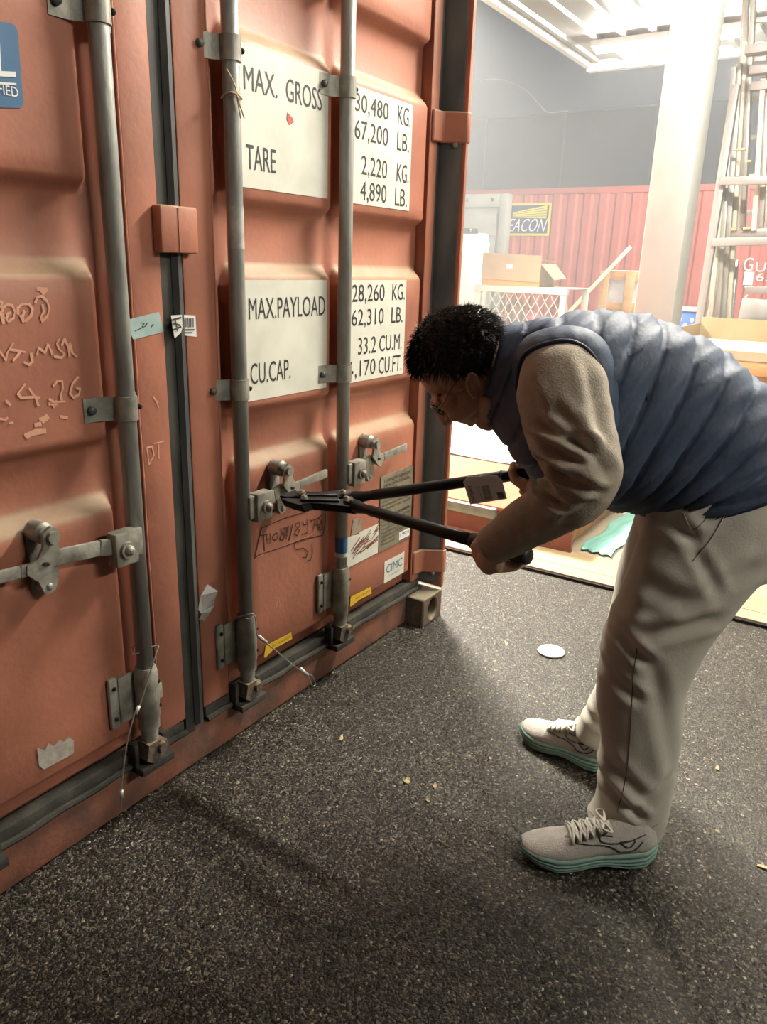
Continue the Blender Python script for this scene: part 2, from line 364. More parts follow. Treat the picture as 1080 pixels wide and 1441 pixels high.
# locking bars
def locking_bar(x, zb=.17, mirror=1):
    r = .0185; o = MB().tube([(x, -.030, zb+.1), (x, -.030, 2.5)], r, 24).obj('locking_bar', GALV, cont, True)
    # bearing sleeve and cam at the foot
    s = MB(); s.tube([(x, -.030, zb+.02), (x, -.030, zb+.045), (x, -.030, zb+.05), (x, -.030, zb+.16), (x, -.030, zb+.175)], [.024, .024, .0265, .0265, .022], 24)
    s.tube([(x, -.030, zb-.02), (x, -.030, zb+.02)], [.018, .020], 20)
    s.box2((x-.085, -.012, zb+.045), (x-.06, .0, zb+.17), bev=.006); s.box2((x-.062, -.014, zb+.05), (x-.016, -.006, zb+.165), bev=.003)
    s.box2((x+.016, -.012, zb+.06), (x+.06, -.002, zb+.1), bev=.003)
    s.obj('bar_bearing', GALV2, o, 'auto')
    for dx, dz in ((-.073, .07), (-.073, .145), (-.001, .075), (-.001, .135)): MB().sph((x+dx+(.018 if dx > -.01 else 0), (-.014 if dx < -.01 else -.050), zb+dz), .005, 8, 6).obj('bolt', DARK, o, True)
    c = MB(); c.prism([(-.030, -.02), (-.012, -.034), (.016, -.03), (.034, -.012), (.030, .008), (.012, .004), (.010, .018), (-.022, .018)], -.052, -.012, frame=lambda a, y, z: (x+a, y, zb-.03+z))
    c.cyl((x+.012, -.062, zb-.03), (x+.012, -.05, zb-.03), .012, n=12)
    c.obj('cam', CAST, o, 'auto')
    k = MB(); k.box2((x-.045, -.052, zb-.085), (x+.05, -.002, zb-.066), bev=.003); k.box2((x-.045, -.030, zb-.085), (x-.033, -.002, zb-.01), bev=.003); k.box2((x+.036, -.030, zb-.085), (x+.05, -.002, zb-.02), bev=.003)
    k.obj('cam_keeper', GRIME_SHADE, o, 'auto')  # near-black colour puts the shade around the cams into the keepers
    return o
BARS = [locking_bar(RODX[0], .19), locking_bar(RODX[1], .19), locking_bar(RODX[2], .19), locking_bar(ROD4, .19)]
def bar_bracket(bar, x, z):
    b = MB(); h = .024; r = .0225; t = .004
    # strap wrapped around the bar, drawn as a profile extruded in height
    pts = [(-.078, -.002), (-.05, -.004), (-.034, -.010)]
    for k in range(9):
        a = PI*(1.12-k*1.16/8); pts.append((r*math.cos(a), -.030-r*math.sin(a)))
    pts += [(.029, -.020), (.034, -.006), (.05, -.002)]
    poly = pts+[(p[0]*1.0, p[1]+t) if i in (0, 1, len(pts)-1) else ((p[0])*(1-t/r), -.030+(p[1]+.030)*(1-t/r)) for i, p in reversed(list(enumerate(pts)))]
    b.prism(poly, z-h, z+h, frame=lambda u, y, v: (x+u, v, y)); b.obj('bar_bracket', GALV2, bar, 'auto')
    MB().cyl((x-.064, -.012, z), (x-.064, -.002, z), .008, n=10).obj('bolt', GASK, bar, True)
    MB().sph((x+.026, -.038, z), .006, 8, 6).obj('bolt', DARK, bar, True)
for i, zs in ((0, (.945, 1.640)), (1, (.945, 1.648)), (2, (.943, 1.650)), (3, (.945, 1.645))):
    for z in zs: bar_bracket(BARS[i], RODX[i] if i < 3 else ROD4, z)
# paint wear, tape and blue band on the bars
def band(x, z0, z1, m, name, a0=0, a1=360, r=.0191):
    b = MB(); R = []
    vs = []; n = 18
    for k in range(n+1):
        a = math.radians(a0+(a1-a0)*k/n); vs += [(x+r*math.cos(a), -.030+r*math.sin(a), z0+(.004*random.random() if a1 < 360 else 0)), (x+r*math.cos(a), -.030+r*math.sin(a), z1-(.006*random.random() if a1 < 360 else 0))]
    b.add(vs, [(2*k, 2*k+2, 2*k+3, 2*k+1) for k in range(n)]); return b
z = lambda b_, y=-.045: float(py_(485, b_, y)[2])
band(RODX[2], z(778), z(757), None, '').obj('blue_tape', mat('blue_tape', (.03, .13, .30), .5), BARS[2], True, label='blue tape band')
band(RODX[2], z(784), z(778.5), None, '').obj('white_tape', mat('white_tape', (.6, .6, .55), .5), BARS[2], True)
band(RODX[1], float(py_(335, 352, -.048)[2]), float(py_(333, 288, -.048)[2]), None, '', 190, 350).obj('paper_remnant', mat('bar_paper', (.45, .44, .40), .8, col2=(.3, .29, .27), scale=40), BARS[1], True, label='peeling pale paper remnant')

# handles: hub on the bar, lever, catch and grip
def handle(x, z, s, L0=.048, L1=.145, L2=.33, bent=False):
    """s=+1: lever points right"""
    X = lambda d: x+s*d
    o = MB(); o.box2((X(.018), -.062, z-.040), (X(.075), -.030, z+.034), bev=.006); o.box2((X(.0), -.054, z-.03), (X(.03), -.03, z+.03), bev=.004)
    o = o.obj('door_handle', GALV2, cont, 'auto')
    b = MB(); b.cyl((X(.050), -.070, z-.004), (X(.050), -.060, z-.004), .017, n=16); b.sph((X(.050), -.070, z-.004), .012, 10, 6); b.obj('hub_bolt', GALV2, o, 'auto')
    lv = MB(); P = [(.068, .004, -.044), (.10, .010, -.042), (L1-.01, .018, -.038), (L1+.03, .010, -.038), (L1+.06, .014, -.040), (L2, .022, -.040)]
    W = [.034, .034, .030, .026, .022, .024]
    for i in range(len(P)-1):
        a, c = P[i], P[i+1]
        lv.bar((X(a[0]), a[2], z+a[1]), (X(c[0]), c[2], z+c[1]), .010, (W[i]+W[i+1])/2, up=(0, 0, 1), bev=.0025)
    lv.obj('lever', GALV2, o, 'auto')
    # catch plate fixed to the door: top bolt, flag and bottom bolt
    cb = MB(); cb.box2((X(L1-.020), -.010, z-.055), (X(L1+.020), -.001, z+.085), bev=.006)
    cb.tube([(X(L1), -.002, z+.070), (X(L1), -.034, z+.070), (X(L1), -.042, z+.07), (X(L1), -.045, z+.07)], [.021, .021, .015, .006], 18); cb.cyl((X(L1), -.004, z-.038), (X(L1), -.030, z-.038), .016, n=16); cb.sph((X(L1), -.030, z-.038), .009, 10, 6)
    cb.obj('catch_base', GALV2, o, 'auto')
    fl = MB(); poly = [(-.020, .075), (.000, .088), (.018, .076), (.020, .050), (.034, .030), (.058, .022), (.060, .006), (.040, -.012), (.018, -.004), (-.004, .012), (-.020, .030), (-.016, .052)]
    fl.prism([(p[0], p[1]) for p in poly], -.057, -.050, frame=lambda u, y, v: (X(L1+u*.85), y+abs(u)*.15, z+v)); fl.cyl((X(L1-.001), -.064, z+.067), (X(L1-.001), -.054, z+.067), .012, n=14)
    fl.obj('catch_flap', GALV2, o, 'auto')
    sl_ = MB(); sl_.ell((X(L1+.016), -.0550, z+.018), [(.008, 0, -.002), (0, .0012, 0), (0, 0, .0045)], 10, 6); sl_.obj('slot', DARK, o, True)
    lo = MB(); lo.prism([(-.022, .012), (.012, .004), (.022, -.020), (.012, -.048), (-.010, -.050), (-.020, -.03)], -.034, -.026, frame=lambda u, y, v: (X(L1+u), y, z+v)); lo.obj('catch_lower', GALV2, o, 'auto')
    return o
handle(RODX[0], .668, -1, L1=.21, L2=.42); handle(RODX[1], .655, 1, L1=.145, L2=.325); handle(RODX[2], .655, 1, L1=.14, L2=.335)

# hinges at the right post
def hinge(z):
    b = MB(); pts = [(-.252, -.012), (-.205, -.020), (-.185, -.058), (-.166, -.084), (-.149, -.086), (-.149, -.076), (-.162, -.074), (-.178, -.050), (-.196, -.008), (-.252, -.002)]
    b.prism(pts, z-.044, z+.044, frame=lambda u, y, v: (u, v, y)); o = b.obj('hinge', RED, cont, 'auto')
    md = o.modifiers.new('b', 'BEVEL'); md.width = .006; md.segments = 2; md.limit_method = 'ANGLE'
    MB().cyl((-.180, -.050, z-.055), (-.180, -.050, z-.040), .008, n=14).obj('hinge_pin', GALV2, o, True)
for zz in (.222, .93, 1.637, 2.3): hinge(zz)
# cover block on the centre joint
o = MB().box2((-1.345, -.030, 1.243), (-1.245, -.002, 1.334), bev=.005).obj('joint_cover', RED, cont, 'auto')
MB().box2((-1.300, -.0315, 1.246), (-1.297, -.030, 1.331)).obj('fold_line', RED, o)

# ------------------------------------------------------------------ markings on the doors
SY = -.0015
def label_panel(x0, x1, z0, z1, y=SY, m=DECAL, name='weight_label', t=.001, label=None):
    return MB().box2((x0, y, z0), (x1, y+t, z1)).obj(name, m, cont, label=label)
def lettering(o, s, a, b, rot=0, m=INK, y=SY-.0006):
    """lettering whose lower left and upper right corners were measured at a and b"""
    p, q = py_(*a, y), py_(*b, y); return text(s, p[0], q[0], p[2], q[2], y, m, o, rot=rot)
gx0, gx1 = -1.128, -.765; hx0, hx1 = -.712, -.358
pA = label_panel(gx0, gx1+.003, 1.390, 1.678, label='white label reading MAX. GROSS and TARE')
pB = label_panel(hx0, hx1, 1.388, 1.672, label='white label with gross and tare weights')
pC = label_panel(gx0, gx1+.003, .905, 1.190, label='white label reading MAX.PAYLOAD and CU.CAP.')
pD = label_panel(hx0, hx1, .905, 1.190, label='white label with payload and cubic capacity figures')
for o_, s_, x0_, x1_, z0_, z1_ in [
    (pA, 'MAX.', -1.066, -.955, 1.588, 1.636), (pA, 'GROSS', -.924, -.788, 1.588, 1.637), (pA, 'TARE', -1.064, -.963, 1.429, 1.480),
    (pB, '30,480', -.646, -.486, 1.606, 1.656), (pB, 'KG.', -.437, -.368, 1.612, 1.660), (pB, '67,200', -.646, -.485, 1.540, 1.594), (pB, 'LB.', -.437, -.372, 1.545, 1.592),
    (pB, '2,220', -.612, -.485, 1.456, 1.511), (pB, 'KG.', -.434, -.368, 1.462, 1.511), (pB, '4,890', -.615, -.485, 1.392, 1.447), (pB, 'LB.', -.439, -.373, 1.397, 1.445),
    (pC, 'MAX.PAYLOAD', -1.067, -.770, 1.099, 1.149), (pC, 'CU.CAP.', -1.066, -.915, .945, .996),
    (pD, '28,260', -.646, -.480, 1.123, 1.178), (pD, 'KG.', -.438, -.366, 1.131, 1.179), (pD, '62,310', -.646, -.481, 1.057, 1.110), (pD, 'LB.', -.438, -.374, 1.064, 1.111),
    (pD, '33.2', -.612, -.519, .982, 1.031), (pD, 'CU.M.', -.501, -.374, .983, 1.031), (pD, '1,170', -.648, -.519, .912, .966), (pD, 'CU.FT.', -.501, -.370, .916, .966)]:
    text(s_, x0_, x1_, z0_, z1_, SY-.0006, INK, o_)
def patch(pts, m, name, y=-.0025, t=.0008, parent=None, label=None, pt=None):
    b = MB(); P = [py_(p[0], p[1], y) for p in pts]; b.prism([(p[0], p[2]) for p in P], y, y+t); return b.obj(name, m, parent or cont, label=label)
patch([(405, 158), (412, 166), (414, 172), (408, 176), (404, 168)], mat('red_flake', (.5, .08, .06), .6), 'paint_flake', y=SY-.001, t=.0006, parent=pA)
# blue certificate sticker at the left edge
BLUE = mat('sticker_blue', (.035, .13, .27), .45, col2=(.05, .16, .30), scale=12)
bs = patch([(-60, 25), (14, 32), (22, 36), (25, 44), (33, 146), (30, 152), (-60, 150)], BLUE, 'certificate_sticker', y=-.002, label='blue sticker with white lettering')
WHT = mat('sticker_white', (.8, .8, .8), .5)
patch([(-40, 98), (22, 101), (22.5, 108.5), (-40, 106)], WHT, 'sticker_rule', y=-.0035, parent=bs); patch([(-40, 113), (23, 117), (23, 120), (-40, 116)], WHT, 'sticker_rule', y=-.0035, parent=bs)
patch([(-10, 60), (0, 61), (2, 100), (-8, 100)], WHT, 'sticker_rule', y=-.0035, parent=bs)
p = py_(-44, 140, -.0035); q = py_(25, 124, -.0035); text('CERTIFIED', p[0], q[0], q[2]-.014, q[2]+.001, -.0035, WHT, bs)
# data plate, scribbled label, maker's label, yellow arrows
PLATE = mat('data_plate_metal', (.30, .28, .21), .45, .5, col2=(.2, .18, .13), scale=25)
dp = label_panel(-.472, -.274, .330, .588, y=-.004, t=.003, m=PLATE, name='data_plate', label='grey metal data plate with small engraved text')
text('CONVENTION FOR\nSAFE CONTAINERS\nAPPROVAL', -.455, -.290, .530, .575, -.0047, INK, dp)
for k in range(13):
    if 3 < k < 5: continue
    text('DATE MANUFACTURED IDENTIFICATION'[k % 5:22+k % 9], -.464, -.375 if k > 5 else -.285, .510-k*.0135, .517-k*.0135, -.0047, INK, dp)
for k in range(5): text('GROSS WEIGHT 30480 KG'[k:14+k], -.365, -.285, .44-k*.016, .448-k*.016, -.0047, INK, dp)
nb = label_panel(-.350, -.282, .338, .366, y=-.0052, m=WHT, name='number_plate'); text('1904', -.344, -.288, .350, .362, -.0058, INK, nb)
scr = label_panel(-.650, -.476, .331, .432, y=SY-.0005, name='scribbled_label', label='white label scratched over with brown strokes')
BR = mat('brown_scratch', (.19, .07, .04), .8)
ls = []
for k in range(34):
    cx_ = random.uniform(-.64, -.5); cz_ = .36+(cx_+.65)*.22+random.uniform(-.02, .02); L_ = random.uniform(.03, .07); a = random.uniform(.0, .9)
    ls.append([(cx_, -.0026, cz_), (min(cx_+L_*math.cos(a), -.480), -.0026, min(max(cz_+L_*math.sin(a)*.6, .335), .428))])
strokes(ls, .0035, 0, BR, scr, 'scratches', pt=lambda x, y, zz: (x, y, zz))
tp = py_(510, 705, SY); patch([(496, 742), (497, 732), (503, 729), (510, 730), (510, 744), (504, 752), (494, 754)], mat('glue_residue', (.36, .30, .24), .8, col2=(.22, .17, .13), scale=60), 'label_residue', y=-.002)
cm = label_panel(-.431, -.305, .205, .283, name='maker_label', label='white label with blue letters')
CB = mat('maker_blue', (.05, .16, .22), .5); text('CIMC', -.420, -.318, .237, .268, SY-.0006, CB, cm); text('CONTAINERS', -.400, -.336, .221, .226, SY-.0006, CB, cm)
YEL = mat('yellow_arrow_sticker', (.72, .45, .03), .5)
for a, b in (((372, 925, 375, 909, 410, 890), -1), ((493, 853, 495, 840, 522, 826), -1)):
    x, yb, x2, yt, x3, y3 = a
    ya = patch([(x, yb), (x2-1, yt), (x3, y3), (x3+1.5, y3+9), (x2+11, yt+4), (x+2, yb+.5)], YEL, 'arrow_sticker', label='yellow arrow shaped sticker')
    p = py_(x2+6, yt+1, -.0035); q = py_(x3-1, y3+2, -.0035); text('LIFT HANDLE', p[0], q[0], q[2]-.010, q[2]-.005, -.0035, INK, ya)
# peeling stickers across the centre joint
CYAN = mat('pale_blue_sticker', (.36, .48, .46), .6, col2=(.28, .40, .38), scale=30)
patch([(183, 449), (224, 439), (231, 467), (188, 478), (184, 470)], CYAN, 'torn_sticker', y=-.0055, label='torn pale blue sticker')
strokes([[(190, 466), (205, 459), (207, 455)], [(200, 460), (203, 456), (199, 454)], [(213, 460), (216, 456)]], .0022, -.0062, INK, cont, 'sticker_scribble')
o1 = patch([(241, 444), (256, 443), (257, 460), (255, 468), (246, 476), (243, 460)], DECAL, 'torn_label', y=-.016, label='torn paper label on the gasket')
o2 = patch([(258, 443), (275, 444), (277, 474), (259, 472)], WHITEP, 'barcode_label', y=-.0055, label='white label with bars')
strokes([[(261+k*1.8, 448), (261.3+k*1.8, 460)] for k in range(7)]+[[(260, 464), (274, 464)], [(260, 468), (270, 468)]], .0022, -.0066, GASK, o2, 'bars')
strokes([[(243, 450), (255, 447)], [(244, 455), (254, 458)], [(247, 450), (250, 466)], [(244, 464), (255, 460)]], .003, -.0175, INK, o1, 'creases')
# torn white remnant low on the left door
patch([(52, 1052), (63, 1056), (68, 1046), (75, 1050), (84, 1041), (90, 1044), (96, 1037), (104, 1042), (104, 1060), (62, 1083), (55, 1078)], mat('torn_remnant', (.45, .42, .36), .8, col2=(.30, .26, .22), scale=50), 'sticker_remnant', label='torn whitish sticker remnant')
# chalk writing (left door)
Q = lambda x, y: (x/6.007, 390+y/6.007)
chalk = [[(0, 205), (18, 215), (10, 260)], [(0, 290), (28, 320), (30, 390), (15, 340), (0, 300)], [(20, 260), (60, 232), (105, 240), (128, 290), (115, 345), (70, 378), (52, 350), (65, 310), (85, 300)], [(20, 290), (22, 250)],
         [(150, 310), (150, 260), (185, 230), (245, 226), (275, 270), (262, 325), (215, 372)], [(175, 325), (198, 378), (192, 330), (205, 285)], [(297, 215), (315, 170), (350, 160), (395, 200), (418, 260), (400, 330), (355, 375), (345, 340), (370, 290), (360, 235)],
         [(0, 630), (48, 700), (60, 640), (112, 555)], [(85, 612), (170, 625), (150, 660), (110, 705)], [(170, 625), (208, 632)], [(262, 645), (272, 710), (245, 742), (205, 720)], [(310, 655), (325, 600), (355, 620), (378, 640), (405, 568), (430, 620), (442, 655)],
         [(500, 525), (480, 560), (500, 610), (545, 650), (520, 680), (460, 672)], [(520, 575), (545, 520), (575, 590), (585, 670), (590, 560), (610, 640), (648, 676)],
         [(210, 905), (150, 985), (180, 1020), (290, 1012), (330, 1020)], [(245, 942), (300, 1020), (322, 1085)], [(50, 1045), (85, 1080)], [(450, 920), (480, 880), (525, 880), (530, 940), (510, 1000), (520, 1035)], [(415, 1030), (450, 1055), (545, 1050)],
         [(658, 845), (610, 900), (590, 980), (620, 1020), (665, 990), (675, 945), (645, 940)], [(0, 1195), (40, 1205), (60, 1190)], [(80, 1232), (105, 1228)]]
strokes([[Q(*p) for p in l] for l in chalk], .0042, -.0012, CHALK, cont, 'chalk_writing', label='pinkish white chalk writing')
strokes([[Q(*p) for p in l] for l in [[(320, 100), (395, 105), (360, 130), (370, 115)], [(420, 1070), (480, 1060), (450, 1085)], [(340, 1200), (400, 1180), (360, 1215), (395, 1200)], [(520, 1180), (565, 1190)], [(215, 1335), (300, 1300), (380, 1300), (260, 1325), (225, 1345)], [(300, 1250), (340, 1240)]]], .008, -.0012, CHALK, cont, 'chalk_smears')
strokes([[(207, 630), (210, 654), (217, 640), (214, 628), (207, 630)], [(217, 624), (230, 621)], [(223, 623), (224, 645)], [(216, 558), (221, 566), (223, 573)]], .003, -.0052, CHALK, cont, 'chalk_letters', label='chalk letters on the door stile')
# boxed marker writing under the handle, and the S I below
Q2 = lambda x, y: (340+x/6.75, 650+y/6.75)
mk = [[(125, 910), (180, 880), (330, 830), (580, 740), (775, 695), (800, 560), (800, 450)], [(125, 910), (190, 630), (400, 540), (640, 465)], [(180, 700), (250, 690)], [(210, 700), (220, 840)], [(240, 690), (245, 780)], [(235, 740), (270, 730)], [(270, 680), (275, 775)],
      [(310, 690), (295, 720), (310, 745), (335, 735), (350, 700), (335, 675), (310, 690)], [(410, 625), (375, 640), (385, 670), (410, 690), (395, 745), (365, 740), (375, 700), (415, 660), (410, 625)], [(430, 615), (425, 730)], [(445, 610), (440, 700)], [(485, 595), (455, 745)],
      [(545, 570), (510, 590), (520, 620), (550, 650), (530, 700), (505, 690), (515, 650), (555, 610), (545, 570)], [(580, 560), (590, 600), (625, 590), (620, 540), (630, 670), (570, 690)], [(650, 545), (660, 560), (740, 530)], [(700, 545), (680, 655)], [(700, 600), (740, 590)], [(760, 500), (765, 640), (735, 650), (740, 600), (765, 570), (730, 540), (760, 505)], [(715, 560), (735, 640)],
      [(600, 750), (520, 755), (495, 800), (520, 830), (590, 820), (630, 860), (610, 910), (575, 905)], [(670, 770), (675, 860), (655, 930), (625, 940)]]
strokes([[Q2(*p) for p in l] for l in mk], .0028, -.0012, MARKER, cont, 'marker_writing', label='dark marker writing in a drawn box')
strokes([[(360, 785), (380, 776), (420, 760), (450, 748)], [(388, 860), (392, 840), (396, 858), (402, 835)], [(408, 845), (412, 826)]], .0012, -.001, CHALK, cont, 'scratch_lines')

# ------------------------------------------------------------------ small things hanging on the container
WIRE = mat('seal_wire', (.55, .55, .52), .35, .8)
def wire(name, pts, r, label, extra=()):
    b = MB().tube(pts, r, 8); o = b.obj(name, WIRE, None, True); tag(o, label, 'wire', 'loose seal wires on the locking bars')
    for c0, c1, rr in extra: MB().cyl(c0, c1, rr, n=10).obj('crimp_sleeve', mat('crimp_metal', (.72, .72, .70), .4, .5), o, True)
    return o
P_ = lambda a, b, y: tuple(py_(a, b, y))
def spline(pts, n=10):
    P = [np.array(p, float) for p in pts]; P = [2*P[0]-P[1]]+P+[2*P[-1]-P[-2]]; out = []
    for i in range(1, len(P)-2):
        for t in np.linspace(0, 1, n, endpoint=False):
            out.append(.5*((2*P[i])+(-P[i-1]+P[i+1])*t+(2*P[i-1]-5*P[i]+4*P[i+1]-P[i+2])*t*t+(-P[i-1]+3*P[i]-3*P[i+1]+P[i+2])*t**3))
    out.append(P[-2]); return out
xb = RODX[1]
wire('seal_wire', spline([(xb+.018, -.02, .372), (xb-.012, -.012, .368), (xb-.026, -.03, .370), (xb, -.058, .374), P_(362, 893, -.065), P_(372, 902, -.075), P_(395, 921, -.085), P_(418, 940, -.09), P_(432, 950, -.09), P_(440, 965, -.09), P_(444, 962, -.09), P_(440, 952, -.088), P_(430, 946, -.088)]), .0016,
     'thin seal wire with crimped sleeves sticking out from the middle locking bar', [(P_(364, 895, -.066), P_(375, 904, -.075), .0045), (P_(423, 941, -.089), P_(433, 950, -.09), .005)])
xa = RODX[0]
wire('seal_wire', spline([(xa+.02, -.02, .42), (xa-.01, -.010, .412), (xa-.024, -.03, .405), (xa+.018, -.052, .415), (xa+.004, -.060, .395), P_(196, 995, -.062), P_(190, 1004, -.062), P_(180, 1040, -.062), P_(174, 1080, -.06), P_(171, 1110, -.058), P_(170, 1138, -.056)]), .0016,
     'thin seal wire hanging straight down from the leftmost locking bar', [(P_(196, 993, -.062), P_(191, 1005, -.062), .004), (P_(171, 1112, -.058), P_(171, 1122, -.057), .004)])
# folded paper tag wedged in the door joint
b = MB(); pt = [P_(292, 822, -.035), P_(307, 832, -.045), P_(296, 860, -.03), P_(286, 866, -.016), P_(279, 858, -.02), P_(283, 838, -.03)]
th = np.array([0, .0012, 0]); b.add([np.array(p) for p in pt]+[np.array(p)+th for p in pt], [tuple(range(6)), tuple(range(6, 12))]+[(i, (i+1) % 6, 6+(i+1) % 6, 6+i) for i in range(6)])
pt = [P_(280, 872, -.016), P_(286, 862, -.03), P_(302, 852, -.045), P_(296, 862, -.04), P_(288, 874, -.02)]
b.add([np.array(p) for p in pt]+[np.array(p)+th for p in pt], [tuple(range(5)), tuple(range(5, 10))]+[(i, (i+1) % 5, 5+(i+1) % 5, 5+i) for i in range(5)])
tag(b.obj('folded_tag', WHITEP), 'folded white paper tag stuck in the joint between the doors', 'paper tag')
STRAW = mat('straw_string', (.62, .5, .3), .8)
b = MB(); xx = RODX[1]
b.tube([(xx+.0215*math.cos(t), -.030+.0215*math.sin(t), 1.560+.004*math.sin(2*t)) for t in np.linspace(0, 2*PI, 20, endpoint=False)], .0018, 6, closed=True)
for e in (((319, 97, -.055), (330, 118, -.058), (334, 132, -.06)), ((333, 132, -.058), (338, 148, -.06), (344, 166, -.055)), ((333, 132, -.056), (336, 150, -.058), (339, 166, -.052)), ((326, 130, -.055), (334, 132, -.06), (339, 126, -.055))):
    b.tube(spline([P_(*k) for k in e], 4), .0016, 6)
tag(b.obj('string_tie', STRAW, None, True), 'frayed straw coloured string tied round the middle locking bar near its top bracket', 'string')

# ------------------------------------------------------------------ yard floor slab, canopy and its pillar
CONC = mat('pale_concrete', (.34, .29, .20), .85, col2=(.26, .22, .15), scale=3, bump=.25, bscale=70)
struct(MB().box2((.48, -12, -.02), (13.9, 13.9, .02), bev=.004).obj('slab_floor', CONC, None, 'auto'))
struct(MB().box2((.470, -12, .0), (.481, 13, .012)).obj('trim_1', DARK))
CZ = 3.12; SOF = mat('canopy_sheet', (.30, .31, .305), .45, col2=(.26, .27, .265), scale=4)
can = MB(); can.box2((-2.0, -9., CZ+.03), (5.6, 1.66, CZ+.05)); struct(can.obj('canopy_ceiling', SOF))
for k in range(42):
    y = 1.60-k*.25
    struct(MB().prism([(y-.03, CZ+.03), (y-.02, CZ), (y+.02, CZ), (y+.03, CZ+.03)], -2.0, 5.6, frame=lambda u, x, v: (x, u, v)).obj('canopy_ceiling_rib', SOF, None))
FAS = mat('canopy_trim', (.60, .61, .60), .5)
struct(MB().box2((5.6, -9, CZ-.06), (5.68, 1.70, CZ+.2), bev=.005).obj('canopy_trim_1', FAS)); struct(MB().box2((-2.0, 1.66, CZ-.03), (5.6, 1.72, CZ+.16), bev=.005).obj('canopy_trim_2', FAS))
POST = mat('pillar_paint', (.36, .36, .34), .5, col2=(.32, .32, .305), scale=7, bump=.05)
pil = MB(); pw = .105
pil.box2((2.012-pw, -.175-pw, .02), (2.012+pw, -.175+pw, CZ+.03), bev=.014); pil.box2((2.012-.17, -.175-.17, .02), (2.012+.17, -.175+.17, .035), bev=.003)
struct(pil.obj('canopy_pillar', POST, None, 'auto'))
TUBE = mat('tube_glow', (1, 1, 1), .5, emit=(1., .90, .70), estr=1.)
def tube_lamp(x, y, z, l, ax, st, label):
    t = bpy.data.materials.new('tube_glow_lit'); t.use_nodes = True; b = t.node_tree.nodes['Principled BSDF']
    b.inputs['Emission Color'].default_value = (1., .93, .80, 1); b.inputs['Emission Strength'].default_value = st
    e = empty('tube_lamp', (x, y, z), label, 'lamp', 'fluorescent tubes under the canopy' if 'out' in label else None)
    d = np.array([1., 0, 0]) if ax == 'x' else np.array([0, 1., 0]); c = np.array([x, y, z])
    MB().tube([c-d*l/2, c+d*l/2], .019, 12).obj('tube', t, e, True)
    h = MB(); n = np.array([d[1], d[0], 0])
    h.bar(c-d*(l/2+.05)+UP*.055, c+d*(l/2+.05)+UP*.055, .09, .05, bev=.008); h.bar(c-d*(l/2+.02)-UP*.0, c-d*(l/2)+UP*.04, .03, .05); h.bar(c+d*(l/2)+UP*.04, c+d*(l/2+.02), .03, .05)
    h.obj('housing', FAS, e, 'auto')
for i, (x, y, z_, l, ax, st) in enumerate(LAMPS):
    tube_lamp(x, y, z_, l, ax, st, ['lit fluorescent tube lamp seen under the canopy at the top', 'lit fluorescent tube lamp high over the bending man out of the picture', 'added fill tube lamp behind the camera out of the picture', 'added fill tube lamp far right under the canopy out of the picture'][i])
for nm_, (fx, fy, fz, fs), aim in (('yard_floodlight', FLOOD, (-.5, -.8, .5)), ('wall_fill_light', WALL_FILL, (11.3, 3., 1.))):
  ld = bpy.data.lights.new(nm_, 'AREA'); ld.shape = 'RECTANGLE'; ld.size = 1.1; ld.size_y = .7; ld.energy = fs; ld.color = (1., .93, .80)
  fo = bpy.data.objects.new(nm_, ld); COL.objects.link(fo); fo.location = (fx, fy, fz)
  fo.rotation_euler = (Vector(aim)-Vector((fx, fy, fz))).to_track_quat('-Z', 'Y').to_euler()

# ------------------------------------------------------------------ containers and wall at the back of the yard
FARRED = mat('far_container_red', (.56, .13, .10), .55, col2=(.47, .11, .085), scale=2.5, bump=.05)
FARORG = mat('far_container_orange', (.50, .13, .06), .6)
BX = 11.35
def corr(y): t = (y % .278)/.278; return .036*(smoothstep((t-.1)/.15)-smoothstep((t-.55)/.15))
fc = empty('far_container', (BX, 2, .02), 'long red corrugated container standing crosswise at the back of the yard', 'container')
b = MB(); ys = []
y0_, y1_ = -1.0, 7.2
k0 = int(y0_/.278)-1
for k in range(k0, int(y1_/.278)+1):
    for t in (.0, .1, .15, .2, .25, .55, .6, .65, .7): ys.append((k+t)*.278)
ys = [y for y in ys if y0_ <= y <= y1_]; n = len(ys)
vs = [(BX+corr(y), y, .16) for y in ys]+[(BX+corr(y), y, 2.50) for y in ys]; b.add(vs, [(i, i+1, n+i+1, n+i) for i in range(n-1)])
b.obj('corrugated_wall', FARRED, fc)
MB().box2((BX-.02, y0_, 2.49), (BX+.06, y1_, 2.59), bev=.01).obj('top_rail', FARRED, fc, 'auto'); MB().box2((BX-.02, y0_, .02), (BX+.06, y1_, .17), bev=.01).obj('bottom_rail', FARRED, fc, 'auto')
MB().box2((BX-.03, y0_-.1, .02), (BX+.1, y0_, 2.59), bev=.01).obj('corner_post', FARRED, fc, 'auto')
MB().box2((BX+.06, y0_-.1, .05), (BX+2.4, y1_, 2.57)).obj('container_body', FARRED, fc)
